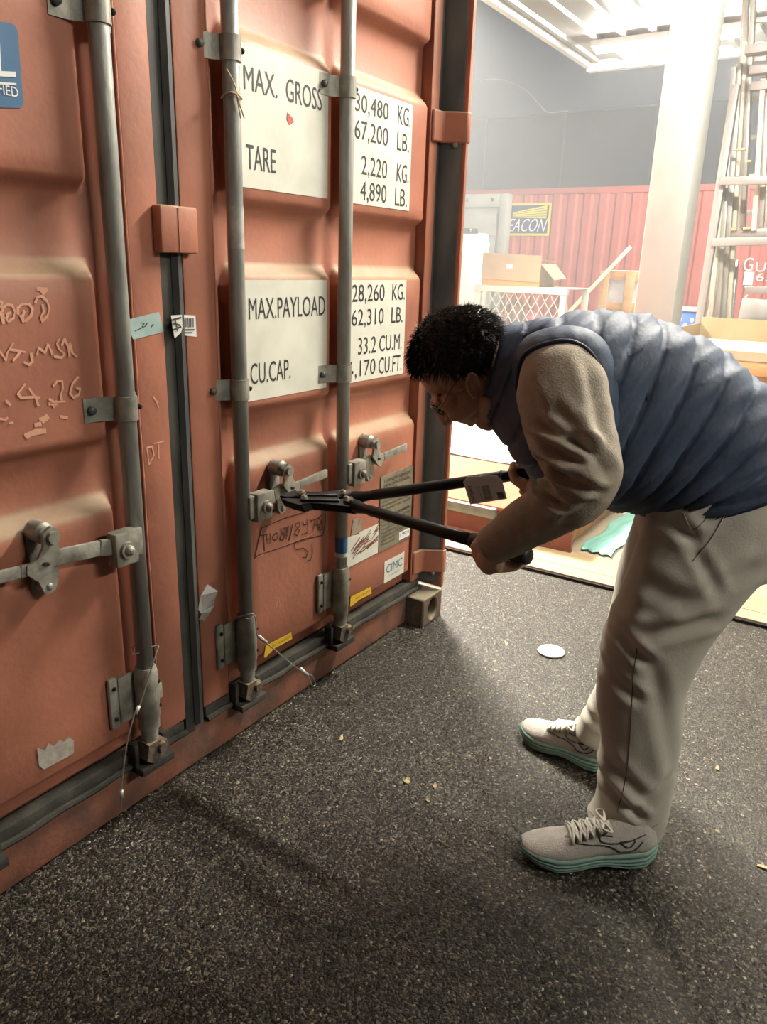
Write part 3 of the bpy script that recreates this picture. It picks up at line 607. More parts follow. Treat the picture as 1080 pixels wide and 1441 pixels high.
# painted sign with the name on it
SBL = mat('sign_blue', (.03, .045, .16), .5); SYE = mat('sign_yellow', (.75, .68, .03), .5)
sa = px_(708, 282, BX-.01); sb_ = px_(777, 285, BX-.01); sc_ = px_(775, 332, BX-.01)
ya, yb, zt, zb_ = float(sa[1]), float(sb_[1]), float(sb_[2]), float(sc_[2])
sg = MB().box2((BX-.012, yb, zb_), (BX-.002, ya, zt)).obj('name_sign', SYE, fc, label='blue sign with yellow border and white name')
MB().box2((BX-.016, yb+.04, zb_+.04), (BX-.012, ya-.04, zt-.04)).obj('sign_field', SBL, sg)
zm = (zt+zb_)/2
for k in range(5):
    t0, t1 = k/5, (k+.8)/5; zl, zr = zm+.13-.07, zm+.03
    b = MB(); L0, R0 = ya-.22, yb+.07
    ZL0, ZL1 = zm+.17-(t0*.09)-.05, zm+.17-(t1*.09)-.05; ZR0, ZR1 = zm+.235-t0*.23, zm+.235-t1*.23
    b.add([(BX-.019, L0, ZL0), (BX-.019, R0, ZR0), (BX-.019, R0, ZR1), (BX-.019, L0, ZL1)], [(0, 1, 2, 3)]); b.obj('light_beam', SYE, sg)
yw = lambda yy0, yy1, zz0, zz1, sh=.06: (lambda u, v: (BX-.02, yy0+(yy1-yy0)*u-sh*v, zz0+(zz1-zz0)*v))
text('BEACON', 0, 1, 0, 1, 0, WHT, sg, frame=yw(ya-.02, yb+.10, zb_+.07, zb_+.29))
for i, ch in enumerate('G175'):
    p = px_(1054, 370+i*20, BX-.03); text(ch, 0, 1, 0, 1, 0, WHT, fc, name='painted_letter', frame=yw(p[1]+.07, p[1]-.07, p[2]-.12, p[2]+.08, 0))
p = px_(1074, 375, BX-.03); text('US', 0, 1, 0, 1, 0, WHT, fc, name='painted_letter', frame=yw(p[1]+.1, p[1]-.16, p[2]-.08, p[2]+.06, 0))
p = px_(1074, 388, BX-.03); text('65', 0, 1, 0, 1, 0, WHT, fc, name='painted_letter', frame=yw(p[1]+.1, p[1]-.16, p[2]-.08, p[2]+.04, 0))
# pale container end in front of it
PALE = mat('pale_container_paint', (.52, .54, .49), .5, col2=(.45, .47, .43), scale=3)
px0 = 10.95; p = px_(716, 272, px0); pt_, pyr = float(p[2]), float(p[1])
pc = empty('pale_container', (px0, pyr+1.2, .02), 'pale grey-green container end standing in front of the red container beside the name sign', 'container')
MB().box2((px0, pyr, .02), (px0+.2, pyr+.16, pt_), bev=.015).obj('corner_post', PALE, pc, 'auto')
MB().box2((px0, pyr+.16, pt_-.22), (px0+.2, pyr+2.4, pt_), bev=.01).obj('door_header', PALE, pc, 'auto')
for a, c in ((1.78, 2.14), (1.40, 1.70), (.9, 1.32), (.2, .82)): MB().box2((px0+.02, pyr+.22, a), (px0+.05, pyr+2.3, c), bev=.012).obj('door_panel', PALE, pc, 'auto')
MB().box2((px0+.05, pyr+.1, .05), (px0+.2, pyr+2.4, pt_-.1)).obj('door_leaf', PALE, pc)
for yy in (.3, .8): MB().cyl((px0-.01, pyr+yy, pt_-.10), (px0+.0, pyr+yy, pt_-.10), .03).obj('bolt', GASK, pc, True)
# dark cladding of the building behind everything
CLAD = mat('dark_cladding', (.055, .065, .075), .7, col2=(.045, .052, .062), scale=2); CLAD2 = mat('blue_grey_backdrop', (.10, .13, .17), .6, col2=(.085, .115, .155), scale=1.5)
WX = 13.9
wz = float(px_(840, 155, WX)[2])
struct(MB().box2((WX, -9, 0), (WX+.3, 12, wz)).obj('wall_back', CLAD))
for yy in (9.5, 8., 6.85, 5.1, 3.3, 1.5, -.3, -2.): struct(MB().box2((WX-.03, yy-.012, 0), (WX, yy+.012, wz-.02)).obj('wall_back_joint', CLAD2))
struct(MB().box2((WX+.02, -9, wz), (WX+.3, 12, 9.5)).obj('wall_haze_backdrop', CLAD2)); struct(MB().box2((WX-.06, -9, wz-.02), (WX+.1, 12, wz+.03), bev=.01).obj('trim_2', CLAD2))  # upper backdrop added; pale haze is put into its blue-grey colour
tag(MB().tube(spline([px_(672, 114, WX-.1), px_(705, 112, WX-.1), (px_(738, 126, WX-.1)), px_(762, 150, WX-.1), px_(772, 158, WX-.1), px_(800, 156, WX-.1)], 8), .012, 6).obj('overhead_cable', mat('cable_grey', (.35, .36, .36), .5), None, True), 'thin pale cable drooping in an arc on the dark back wall', 'cable')

hz = bpy.data.materials.new('night_haze'); hz.use_nodes = True; N = hz.node_tree.nodes; N.clear()
vo = N.new('ShaderNodeVolumePrincipled'); vo.inputs['Density'].default_value = HAZE; vo.inputs['Color'].default_value = (.9, .94, 1, 1); vo.inputs['Anisotropy'].default_value = .15
mo = N.new('ShaderNodeOutputMaterial'); hz.node_tree.links.new(vo.outputs[0], mo.inputs['Volume'])
o = MB().box2((.55, -5.5, .0), (11.3, 8.5, 6.5)).obj('night_haze', hz); tag(o, 'thin lit haze hanging in the night air of the yard under the canopy', 'haze'); o['kind'] = 'stuff'

# ------------------------------------------------------------------ goods in the yard
PALLET = mat('pallet_wood', (.58, .33, .14), .7, col2=(.44, .23, .09), scale=14, stretch=(1, .25, 1), bump=.15)
WRAP = mat('milky_wrap', (.70, .69, .72), .25, col2=(.60, .58, .64), scale=6, bump=.4, bscale=22)
CARD = mat('cardboard', (.40, .29, .16), .8, col2=(.35, .25, .135), scale=6)
CARD2 = mat('pale_cardboard', (.48, .40, .27), .8, col2=(.42, .34, .22), scale=5)
CREAM = mat('cream_frame_paint', (.60, .56, .46), .5)
# mesh cage
cx0, cy0, cy1, ct = 5.0, 1.49, 2.41, 1.05
cg = empty('mesh_cage', (cx0+.3, 1.95, .02), 'cream framed wire mesh cage under the cardboard box', 'cage')
for y in (cy0, cy1): MB().box2((cx0, y-.03, .02), (cx0+.05, y+.03, ct), bev=.004).obj('cage_post', CREAM, cg, 'auto'); MB().box2((cx0+.62, y-.03, .02), (cx0+.67, y+.03, ct), bev=.004).obj('cage_post', CREAM, cg, 'auto')
MB().box2((cx0-.01, cy0-.04, ct-.05), (cx0+.05, cy1+.04, ct), bev=.004).obj('top_rail', CREAM, cg, 'auto'); MB().box2((cx0, cy0, .10), (cx0+.04, cy1, .16), bev=.004).obj('bottom_rail', CREAM, cg, 'auto')
MB().box2((cx0, cy0-.03, ct), (cx0+.67, cy1+.03, ct+.012), bev=.003).obj('cage_lid', CREAM, cg, 'auto')
b = MB(); s_ = .095
for k in range(-12, 24):
    for sgn in (1, -1):
        ybase = cy0+k*s_; pts = []
        for t in np.linspace(0, 1, 2):
            z0c, z1c = .16, ct-.05; yy = ybase+sgn*(t*(z1c-z0c))*.62; pts.append((yy, z0c+t*(z1c-z0c)))
        (ya_, za), (yb_, zb2) = pts
        # clip to the frame
        def clip(y, ys_, zs_, ye, ze): return zs_+(y-ys_)*(ze-zs_)/(ye-ys_)
        A, Bp = [ya_, za], [yb_, zb2]
        if (A[0] < cy0 and Bp[0] < cy0) or (A[0] > cy1 and Bp[0] > cy1): continue
        for E_ in (A, Bp):
            for lim, cmp in ((cy0, E_[0] < cy0), (cy1, E_[0] > cy1)):
                if cmp: E_[1] = clip(lim, ya_, za, yb_, zb2); E_[0] = lim
        b.tube([(cx0+.02, *A), (cx0+.02, *Bp)], .0045, 5)
b.obj('wire_mesh', CREAM, cg)['kind'] = 'stuff'
for i, (yy, hh, c_) in enumerate([(1.62, .75, (.5, .10, .12)), (1.84, .82, (.42, .16, .2)), (2.05, .7, (.12, .12, .13)), (2.26, .8, (.35, .28, .26)), (1.7, .9, (.55, .3, .32)), (2.16, .92, (.5, .42, .4))]):
    xx_ = cx0+.2+(.25 if i > 3 else 0); tb = MB(); tb.tube([(xx_, yy, .02), (xx_, yy, hh-.06), (xx_, yy, hh-.02), (xx_, yy, hh)], [.09, .09, .06, .04], 16)
    names = ['red', 'dull red', 'black', 'grey-brown', 'pink', 'pale']
    tag(tb.obj('drum', mat('drum_paint_%s' % 'abcdef'[i], c_, .5), None, 'auto'), names[i]+' drum standing behind the wire mesh of the cage', 'drum')
# cardboard box on the cage
by0, by1, bz = 1.77, 2.40, 1.063; bxx = cx0+.06
cb = empty('cardboard_box', (bxx+.2, 2.1, bz), 'open cardboard box with a hanging side flap standing on the mesh cage', 'box')
b = MB(); th_ = .006; hb = .20
for a_, c_ in (((bxx, by0, bz), (bxx+th_, by1, bz+hb)), ((bxx+.42, by0, bz), (bxx+.42+th_, by1, bz+hb)), ((bxx, by0, bz), (bxx+.42, by0+th_, bz+hb)), ((bxx, by1-th_, bz), (bxx+.42, by1, bz+hb)), ((bxx, by0, bz), (bxx+.42, by1, bz+th_))): b.box2(a_, c_)
b.obj('box_body', CARD, cb)
MB().bar((bxx-.02, by0-.01, bz+.17), (bxx-.02, by1, bz+.19), .006, .25).obj('flap', CARD, cb); 
b = MB(); b.add([(bxx, by0, bz+hb+.02), (bxx+.40, by0, bz+hb+.02), (bxx+.38, by0-.13, bz+.09), (bxx, by0-.15, bz+.07)], [(0, 1, 2, 3)]); b.obj('flap', CARD2, cb)
MB().box2((bxx+.0, by0+.01, bz+hb+.05), (bxx+.40, by1, bz+hb+.056)).obj('flap', CARD, cb)
MB().box2((bxx-.025, 2.06, bz+.17), (bxx-.021, 2.13, bz+.21)).obj('box_label', WHITEP, cb); MB().box2((bxx-.005, by0, bz+.0), (bxx-.001, by1, bz+.07)).obj('tape_strip', mat('orange_tape', (.62, .30, .06), .5), cb)
# wrapped tall bundle behind the cage
b = MB(); R = []
for zz, k in ((.02, 1), (.5, 1.02), (1.0, .98), (1.5, 1.), (1.62, .93)):
    R.append([(6.4+(.30+.02*math.sin(9*t+zz*3))*math.cos(t)*k*1.1, 3.38+(.34+.018*math.sin(11*t))*math.sin(t)*k, zz) for t in np.linspace(0, 2*PI, 48, endpoint=False)])
b.rings(R); wb = b.obj('wrapped_bundle', mat('bundle_wrap', (.56, .56, .52), .35, col2=(.47, .47, .43), scale=5, stretch=(1, 1, .15), bump=.3, bscale=30), None, True)
tag(wb, 'tall bundle in whitish wrap standing beside the cage at the container corner', 'bundle')
cb_ = empty('coat_rail', (6.05, 3.4, 1.62), 'dark rail with hooks lying across the top of the wrapped bundle', 'rail')
MB().box2((6.03, 2.98, 1.60), (6.06, 3.9, 1.66), bev=.004).obj('rail_bar', GASK, cb_, 'auto')
for k in range(8): MB().tube([(6.02, 3.05+k*.11, 1.64), (6.00, 3.05+k*.11, 1.62), (6.0, 3.05+k*.11, 1.655)], .008, 6).obj('hook', WIRE, cb_, True)
# timber crate
kx, ky0, ky1, kz0, kz1 = 7.0, 1.07, 1.80, .62, 1.24
kc = empty('wooden_crate', (kx+.3, 1.44, kz0), 'orange-brown slatted wooden crate holding white wrapped goods', 'crate')
def board(a_, c_, nm='board', m_=PALLET, par=kc): return MB().box2(a_, c_, bev=.004).obj(nm, m_, par, 'auto')
for yy in (ky0+.04, (ky0+ky1)/2, ky1-.06): board((kx-.02, yy-.055, kz0), (kx, yy+.055, kz1))
for zz, h_ in ((kz1-.05, .10), (kz0+.22, .09), (kz0+.05, .10)): board((kx, ky0-.01, zz-h_/2), (kx+.02, ky1+.01, zz+h_/2))
for zz, h_ in ((kz1-.05, .10), (kz0+.22, .09), (kz0+.05, .10)): board((kx+.02, ky1-.01, zz-h_/2), (kx+.6, ky1+.01, zz+h_/2))
for zz, h_ in ((kz1-.05, .10), (kz0+.22, .09), (kz0+.05, .10)): board((kx+.02, ky0-.01, zz-h_/2), (kx+.6, ky0+.01, zz+h_/2))
board((kx, ky0, kz0), (kx+.6, ky1, kz0+.02), 'base_board')
wp = MB(); wp.box((kx+.3, (ky0+ky1)/2, kz0+.33), (.5, ky1-ky0-.06, .60), bev=.05); o = wp.obj('wrapped_goods', WRAP, None, 'auto'); tag(o, 'white plastic wrapped goods inside the slatted wooden crate', 'goods')
tag(MB().box((kx+.3, 1.44, .32), (.7, 1.1, .58), bev=.03).obj('blue_pack', mat('blue_pack', (.10, .20, .42), .5), None, 'auto'), 'blue wrapped pack standing under the slatted wooden crate', 'pack')
b = MB(); b.add([(6.3, 2.25, .02), (6.3, 1.95, 1.00), (6.3, 1.70, .02), (6.55, 2.0, .02)], [(0, 1, 2), (0, 1, 3), (1, 2, 3), (0, 2, 3)]); tag(b.obj('tarpaulin', WRAP), 'white pointed tarpaulin between the crate and the cage', 'tarpaulin')
tag(MB().bar(px_(888, 347, 6.9), (6.5, 2.6, .02), .035, .045, bev=.004).obj('timber_batten', mat('raw_batten', (.64, .52, .34), .7, col2=(.56, .44, .28), scale=12), None, 'auto'), 'long raw timber batten leaning diagonally beside the crate', 'batten')
p = px_(967, 442, 4.6)
bd = empty('blue_box', (4.7, p[1], .62), 'small blue box with white marks between the pillar and the leaning profiles', 'box')
BB = mat('blue_box_paint', (.06, .17, .55), .4)
MB().box2((4.6, p[1]-.10, .62), (4.85, p[1]+.10, .93), bev=.01).obj('box_body', BB, bd, 'auto'); MB().box2((4.58, p[1]-.11, .93), (4.87, p[1]+.11, .96), bev=.004).obj('lid', CREAM, bd, 'auto')
for k in range(3): MB().ell((4.598, p[1]-.05+k*.05, .86-.05*(k % 2)), [(.002, 0, 0), (0, .018, 0), (0, 0, .02)], 10, 6).obj('spot', WHT, bd, True)
tag(MB().box2((4.5, p[1]-.25, .02), (5.0, p[1]+.25, .62), bev=.01).obj('storage_chest', FARORG, None, 'auto'), 'orange-red chest carrying the small blue box', 'chest')

# low platform, steel edge, sheets on the floor
PLY = mat('orange_platform_ply', (.36, .115, .06), .85, col2=(.29, .09, .045), scale=5, stretch=(.2, 1.5, 1))
pf = empty('low_platform', (1.3, .5, .02), 'low orange plywood platform with a steel front edge beside the container', 'platform')
MB().box2((.735, -.26, .145), (1.52, 1.9, .165), bev=.003).obj('platform_top', PLY, pf, 'auto')
MB().box2((.735, -.25, .02), (.755, 1.9, .14)).obj('front_board', mat('platform_front', (.24, .09, .06), .7, col2=(.17, .07, .05), scale=12), pf)
MB().box2((.70, .12, .112), (.736, 1.9, .160), bev=.004).obj('steel_edge', mat('edge_steel', (.22, .26, .23), .45, .4, col2=(.14, .17, .15), scale=20), pf, 'auto')
for yy in (-.2, .6, 1.4): MB().box2((.78, yy, .02), (1.5, yy+.06, .14)).obj('bearer', PALLET, pf)
def sheet(name, pts, z0, t, m_, label, cat, amp=.012, n=24):
    """thin rumpled sheet over a quadrilateral"""
    A, B_, C_, D_ = [np.array(q, float) for q in pts]; vs = []
    ph = np.random.rand(8)*6
    for i in range(n+1):
        for j in range(n+1):
            u, v = i/n, j/n; p = (A*(1-u)+B_*u)*(1-v)+(D_*(1-u)+C_*u)*v
            h = amp*(math.sin(7*u+3*v+ph[0])*math.sin(5*v-2*u+ph[1])+.5*math.sin(17*u-9*v+ph[2])+.4*math.sin(23*v+13*u+ph[3]))*min(1, 6*min(u, 1-u)+.2)*min(1, 6*min(v, 1-v)+.2)
            vs.append((p[0]+.012*math.sin(19*v+ph[4]), p[1]+.012*math.sin(17*u+ph[5]), z0+amp*1.9+h))
    q = [(i*(n+1)+j, i*(n+1)+j+1, (i+1)*(n+1)+j+1, (i+1)*(n+1)+j) for i in range(n) for j in range(n)]
    o = MB().add(vs, q).obj(name, m_, None, True); so = o.modifiers.new('s', 'SOLIDIFY'); so.thickness = t; so.offset = -1
    return tag(o, label, cat)
PLAS = mat('white_plastic_film', (.52, .55, .54), .35, col2=(.36, .42, .42), scale=5, bump=.4, bscale=12)
TEAL = mat('teal_sheet', (.20, .46, .40), .4, col2=(.15, .38, .33), scale=7, bump=.3, bscale=18)
tag(MB().box2((1.75, -.1, .02), (4.3, 1.9, .11), bev=.01).obj('board_stack', CARD2, None, 'auto'), 'low stack of pale boards under the white plastic film', 'stack')
sheet('plastic_film', [(1.66, -.05), (4.3, -.08), (4.3, 1.9), (1.66, 1.9)], .112, .002, PLAS, 'rumpled white plastic film spread over the low stack of boards', 'film', .014)
sheet('teal_sheet', [(.78, -.42), (1.80, -.45), (1.80, -.275), (.80, -.275)], .022, .002, TEAL, 'teal plastic sheet lying along the platform end', 'sheet', .005)
sheet('clear_film', [(1.56, -.42), (1.80, -.44), (1.80, -.24), (1.56, -.20)], .03, .002, PLAS, 'loose whitish plastic film hanging over the platform end behind the elbow', 'film', .03)
sheet('floor_board', [(.56, -11), (.74, -11), (.74, 1.8), (.56, 1.8)], .02, .002, mat('threshold_ply', (.36, .285, .165), .8, col2=(.29, .225, .125), scale=4, stretch=(1, .2, 1)), 'long cream threshold board along the slab edge', 'board', .0006)
# cardboard tray and wooden box at the right edge
tr = empty('cardboard_tray', (2.6, -.8, .62), 'wide open cardboard tray lined with white paper at the right edge', 'tray')
tx0, ty1, tz = 2.30, -.17, .80
MB().box2((tx0, -1.5, tz), (tx0+.9, ty1, tz+.01)).obj('tray_base', CARD, tr)
MB().box2((tx0+.9, -1.5, tz), (tx0+.908, ty1, tz+.16)).obj('tray_side', CARD, tr); MB().box2((tx0, ty1, tz), (tx0+.9, ty1+.008, tz+.12)).obj('tray_side', CARD, tr)
MB().box2((tx0-.008, -1.5, tz-.02), (tx0, ty1, tz+.03)).obj('tray_side', CARD2, tr); MB().box2((tx0+.05, -1.5, tz+.012), (tx0+.80, ty1-.08, tz+.03), bev=.008).obj('paper_lining', mat('lining_paper', (.52, .48, .37), .8, bump=.4, bscale=9), tr, 'auto')
wc = empty('plywood_box', (2.7, -.8, .02), 'plywood box with battens carrying the cardboard tray', 'box')
OSB = mat('plywood_box_wood', (.50, .36, .20), .7, col2=(.36, .24, .12), scale=16, bump=.1)
MB().box2((tx0+.02, -1.5, .04), (tx0+.86, ty1-.02, tz-.06)).obj('box_body', OSB, wc)
for yy in (-.24, -.55, -.86, -1.17): MB().box2((tx0, yy-.04, .02), (tx0+.02, yy+.04, tz-.06), bev=.003).obj('batten', CARD2, wc, 'auto')
MB().box2((tx0-.002, -1.5, tz-.10), (tx0+.88, ty1, tz-.02), bev=.003).obj('top_batten', PALLET, wc, 'auto')
# rack of leaning aluminium profiles and ladder sections behind it
ALU = mat('mill_aluminium', (.50, .49, .46), .42, .55, col2=(.40, .39, .37), scale=8, stretch=(1, 1, .2)); ALU2 = mat('grey_frame_steel', (.30, .29, .28), .5, .4)
YT = mat('yellow_tape', (.70, .64, .25), .6); RX = 3.3
def prof(a, c, x0, x1, w_, h_, m_=ALU, nm='profile', par=None, wrap=False):
    A, B_ = px_(*a, x0), px_(*c, x1); b_ = MB().bar(A, B_, h_, w_, up=(1, 0, 0), bev=.003); return b_
rk = empty('profile_rack', (RX+.2, -.8, .02), 'grey steel rack frame with cross rails holding the leaning profiles', 'rack')
def rk_(a, c, x0, x1, w_, h_=.05): prof(a, c, x0, x1, w_, h_).obj('rack_rail' if abs(a[1]-c[1]) < 60 else 'rack_upright', ALU2, rk, 'auto')
rk_((1036, 120), (978, 500), RX, RX-.05, .055)
rk_((1015, 255), (1090, 254), RX-.06, RX-.06, .065); rk_((1004, 341), (1090, 339), RX-.06, RX-.06, .055); rk_((1030, 331), (1090, 327), RX+.1, RX+.1, .12)
rk_((1050, 409), (1090, 408), RX+.1, RX+.1, .07); rk_((1050, 72), (1095, 66), RX-.05, RX-.05, .09); rk_((1056, 100), (1095, 96), RX, RX, .07); rk_((1058, 122), (1095, 119), RX+.05, RX+.05, .06)
zb = float(px_(1012, 457, RX)[2]); y0b = float(px_(995, 457, RX)[1])
MB().box2((RX-.02, y0b-1.3, zb-.05), (RX+.62, y0b+.04, zb), bev=.004).obj('base_shelf', ALU2, rk, 'auto')
for xx_ in (RX, RX+.56):
    for yy in (y0b-.02, y0b-1.26): MB().box2((xx_-.02, yy-.02, .02), (xx_+.02, yy+.02, zb-.05)).obj('shelf_leg', ALU2, rk)
profs = [((1022, 205), (1000, 455), .10, .045), ((1034, 95), (1010, 455), .16, .04), ((1042, 90), (1018, 455), .22, .05), ((1050, 60), (1026, 455), .12, .05), ((1062, -20), (1046, 320), .18, .075), ((1052, -30), (1042, 330), .25, .045),
         ((1075, 110), (1062, 325), .2, .04), ((1084, 60), (1072, 320), .16, .04), ((1016, 370), (996, 460), .05, .075), ((1028, 360), (1014, 460), .08, .07), ((1037, 366), (1028, 460), .1, .055)]
for i, (a, c, dx, w_) in enumerate(profs):
    dx = [.06, .11, .16, .21, .27, .33, .06, .11, .16, .21, .27][i]; o = prof(a, c, RX+dx, RX+dx-.03, w_, .03).obj('aluminium_profile', ALU if i % 3 else CREAM, None, 'auto')
    PL = ['cream square profile at the far left of the leaning bars beside the rack upright', 'pale grey aluminium profile second from the left in the rack', 'pale grey aluminium profile third from the left behind the rack upright', 'cream profile fourth from the left in the rack with a yellow tie',
          'wide aluminium profile reaching above the picture and ending over the upper rack rail', 'thin aluminium profile reaching above the picture beside the wide one', 'cream narrow profile standing on the middle rack rail at the right', 'rightmost aluminium profile beside the picture edge above the middle rail',
          'short wide aluminium profile low at the left under the lower rail', 'short cream profile in the middle under the lower rail', 'short thin grey profile at the right under the lower rail']
    tag(o, PL[i], 'profile', 'leaning aluminium profiles')
ldr = empty('ladder_section', (RX+.35, -.7, .3), 'aluminium ladder section standing upright behind the rack rails', 'ladder')
for a, c in (((1050, -20), (1036, 330)), ((1092, -20), (1076, 330))): prof(a, c, RX+.42, RX+.42, .05, .03).obj('rail', CREAM, ldr, 'auto')
for q in (30, 85, 140, 195, 250, 300): prof((1047-q*.04, q), (1090-q*.045, q-3), RX+.42, RX+.42, .03, .03).obj('rung', ALU, ldr, 'auto')
for a, c in (((1032, 211), (1050, 210)), ((1052, 227), (1058, 227)), ((1030, 322), (1038, 322)), ((1047, 322), (1057, 321))):
    prof(a, c, RX+.02, RX+.02, .04, .01).obj('yellow_tie', YT, rk)
tag(prof((1044, 435), (1095, 440), RX+.5, RX+.5, .13, .16).obj('steel_plate_stack', ALU, None, 'auto'), 'grey slab bundle lying across behind the cardboard tray', 'slabs')

# litter on the asphalt
ld_ = empty('cup_lid', tuple(pz_(776, 918, 0)), 'round white plastic cup lid lying on the asphalt', 'lid')
c = pz_(776, 918, 0); R = []
for r_, z_ in ((.044, .001), (.046, .005), (.043, .008), (.034, .009), (.033, .006), (.022, .006), (.021, .009), (.010, .010)):
    R.append([(c[0]+r_*math.cos(t), c[1]+r_*math.sin(t), z_) for t in np.linspace(0, 2*PI, 32, endpoint=False)])
MB().rings(R).obj('lid_disc', mat('lid_plastic', (.72, .68, .66), .45), ld_, True)
LEAF = mat('dry_leaf', (.42, .34, .2), .8)
for i, (a, b_, l_, w_, an) in enumerate([(713, 906, .035, .010, .6), (625, 1188, .03, .006, 1.4), (573, 1100, .022, .018, 0), (612, 1107, .022, .01, .5), (602, 1127, .014, .01, 1), (1076, 1222, .035, .010, 1.7), (1010, 1171, .012, .008, 1), (480, 1040, .03, .01, .3), (1010, 1082, .02, .01, .2), (690, 1068, .012, .01, .2)]):
    c = pz_(a, b_, 0); u = np.array([math.cos(an), math.sin(an), 0]); v = np.array([-u[1], u[0], 0]); mb = MB()
    pts = [c+u*l_/2*math.cos(t)*(1+.15*math.sin(3*t+i))+v*w_/2*math.sin(t)+UP*(.0035+.002*math.sin(2*t+i)) for t in np.linspace(0, 2*PI, 9, endpoint=False)]
    mb.add(pts+[p_-UP*.002 for p_ in pts], [tuple(range(9)), tuple(range(9, 18))[::-1]]+[(k, (k+1) % 9, 9+(k+1) % 9, 9+k) for k in range(9)])
    LL = ['narrow dry leaf on the asphalt left of the white cup lid', 'thin straw-like leaf scrap left of the front shoe', 'broad pale leaf scrap in the middle of the asphalt', 'small pale leaf scrap just right of the broad one', 'tiny leaf scrap below the two pale scraps', 'curled dry leaf at the right edge of the picture level with the sole',
          'tiny tan scrap to the right of the front trouser leg', 'dry leaf scrap on the asphalt near the seal wire', 'tan scrap on the asphalt right of the knee height shadow', 'small leaf scrap left of the rear shoe']
    tag(mb.obj('dry_leaf', LEAF), LL[i], 'leaf', 'dry leaf scraps on the asphalt')

# ------------------------------------------------------------------ person
from mathutils.bvhtree import BVHTree
SKIN = mat('skin', (.56, .34, .24), .5, col2=(.48, .28, .19), scale=30, spec=.35)
HAIR = mat('black_hair', (.012, .010, .009), .45, spec=.4)
NAVY = mat('navy_nylon', (.075, .105, .17), .6, col2=(.06, .088, .15), scale=30, bump=.12, bscale=80, spec=.5)
NAVYD = mat('navy_piping', (.02, .03, .055), .5)
FLEECE = mat('taupe_fleece', (.43, .38, .31), .9, col2=(.39, .345, .28), scale=60, bump=.25, bscale=260, spec=.2)
COTTON = mat('stone_cotton', (.60, .575, .50), .85, col2=(.55, .53, .455), scale=9, bump=.1, bscale=240, spec=.25)
SHOEU = mat('shoe_knit', (.50, .47, .42), .8, col2=(.43, .40, .36), scale=60, bump=.3, bscale=300)
SOLE = mat('mint_sole', (.24, .40, .34), .5, col2=(.20, .34, .29), scale=20)
SDARK = mat('shoe_outline', (.03, .035, .035), .5)
man = empty('person', (-.82, -.93, 0), 'man in navy quilted vest and pale trousers bending forward to work a bolt cutter', 'person')

def blend(mb, name, m, voxel, smooth, parent=man, disp=None, smooth2=0, label=None):
    """one continuous surface grown over overlapping volumes"""
    me = mb.mesh('tmp'); o = bpy.data.objects.new('tmp', me); COL.objects.link(o)
    r = o.modifiers.new('r', 'REMESH'); r.mode = 'VOXEL'; r.voxel_size = voxel; r.use_smooth_shade = True
    if smooth: q = o.modifiers.new('s', 'SMOOTH'); q.iterations = smooth; q.factor = .5
    dg = bpy.context.evaluated_depsgraph_get(); out = bpy.data.meshes.new_from_object(o.evaluated_get(dg))
    bpy.data.objects.remove(o); bpy.data.meshes.remove(me)
    if disp:
        n = len(out.vertices); co = np.empty(n*3); out.vertices.foreach_get('co', co); co = co.reshape(-1, 3)
        no = np.empty(n*3); out.vertices.foreach_get('normal', no); no = no.reshape(-1, 3)
        co = co+no*disp(co, no)[:, None]; out.vertices.foreach_set('co', co.ravel()); out.update()
    out.materials.clear(); return link(name, out, m, parent, True, label)
def ringloft(mb, spec, n=40, sub=6, ex=.85):
    """spec: (front px, back px, lateral offset, lateral half width)"""
    C_ = []; H_ = []; W_ = []
    for f, bk, off, w_ in spec:
        A, B_ = sag(*f, off), sag(*bk, off); C_.append((A+B_)/2); H_.append((A-B_)/2); W_.append(w_)
    C_ = spline(C_, sub); H_ = spline(H_, sub); W_ = [float(x[0]) for x in spline([(w_, 0, 0) for w_ in W_], sub)]
    R = []
    for c, h, w_ in zip(C_, H_, W_):
        R.append([c+h*np.sign(math.cos(t))*abs(math.cos(t))**ex+LT*w_*np.sign(math.sin(t))*abs(math.sin(t))**ex for t in np.linspace(0, 2*PI, n, endpoint=False)])
    mb.rings(R); return R
def bvh(o):
    me = o.data; return BVHTree.FromPolygons([v.co[:] for v in me.vertices], [p.vertices[:] for p in me.polygons])
def cast(tree, a, b, off=.001):
    d = Vector(ray(a, b)).normalized(); loc, no, i, dist = tree.ray_cast(Vector(CAM), d)
    return None if loc is None else np.array(loc+no*off)
def creases(specs):
    """specs: (a px, b px, offset, width, depth, reach) – valley lines pressed in the cloth between two measured points"""
    L_ = [(sag(a[0], a[1], off), sag(b[0], b[1], off), w_, dp_, rch) for a, b, off, w_, dp_, rch in specs]
    def f(co, no):
        d = np.zeros(len(co))
        for A, B_, w_, dp_, rch in L_:
            AB = B_-A; t = np.clip(((co-A) @ AB)/(AB @ AB), 0, 1); P = A+t[:, None]*AB; D = co-P
            perp = np.cross(AB/np.linalg.norm(AB), LT); s_ = D @ perp; q = np.exp(-(s_/w_)**2)*1.0-.75*np.exp(-((np.abs(s_)-1.9*w_)/w_)**2)
            lat = np.exp(-((D @ LT)/rch)**2); end = np.exp(-np.maximum(0, np.linalg.norm(D-np.outer(s_, perp)-np.outer(D @ LT, LT), axis=1)/(w_*2))**2)
            d -= dp_*q*lat*end
        return d
    return f

# --- bolt cutter geometry, needed by the hands
PIV = py_(490, 706, -.205); JAW = py_(404, 705, -.105)
GA = sag(743, 783, .17); GBm = sag(733, 668, -.10); gd = (GBm-PIV)/np.linalg.norm(GBm-PIV); GB = PIV+gd*np.linalg.norm(GA-PIV)
ga = (GA-PIV)/np.linalg.norm(GA-PIV)

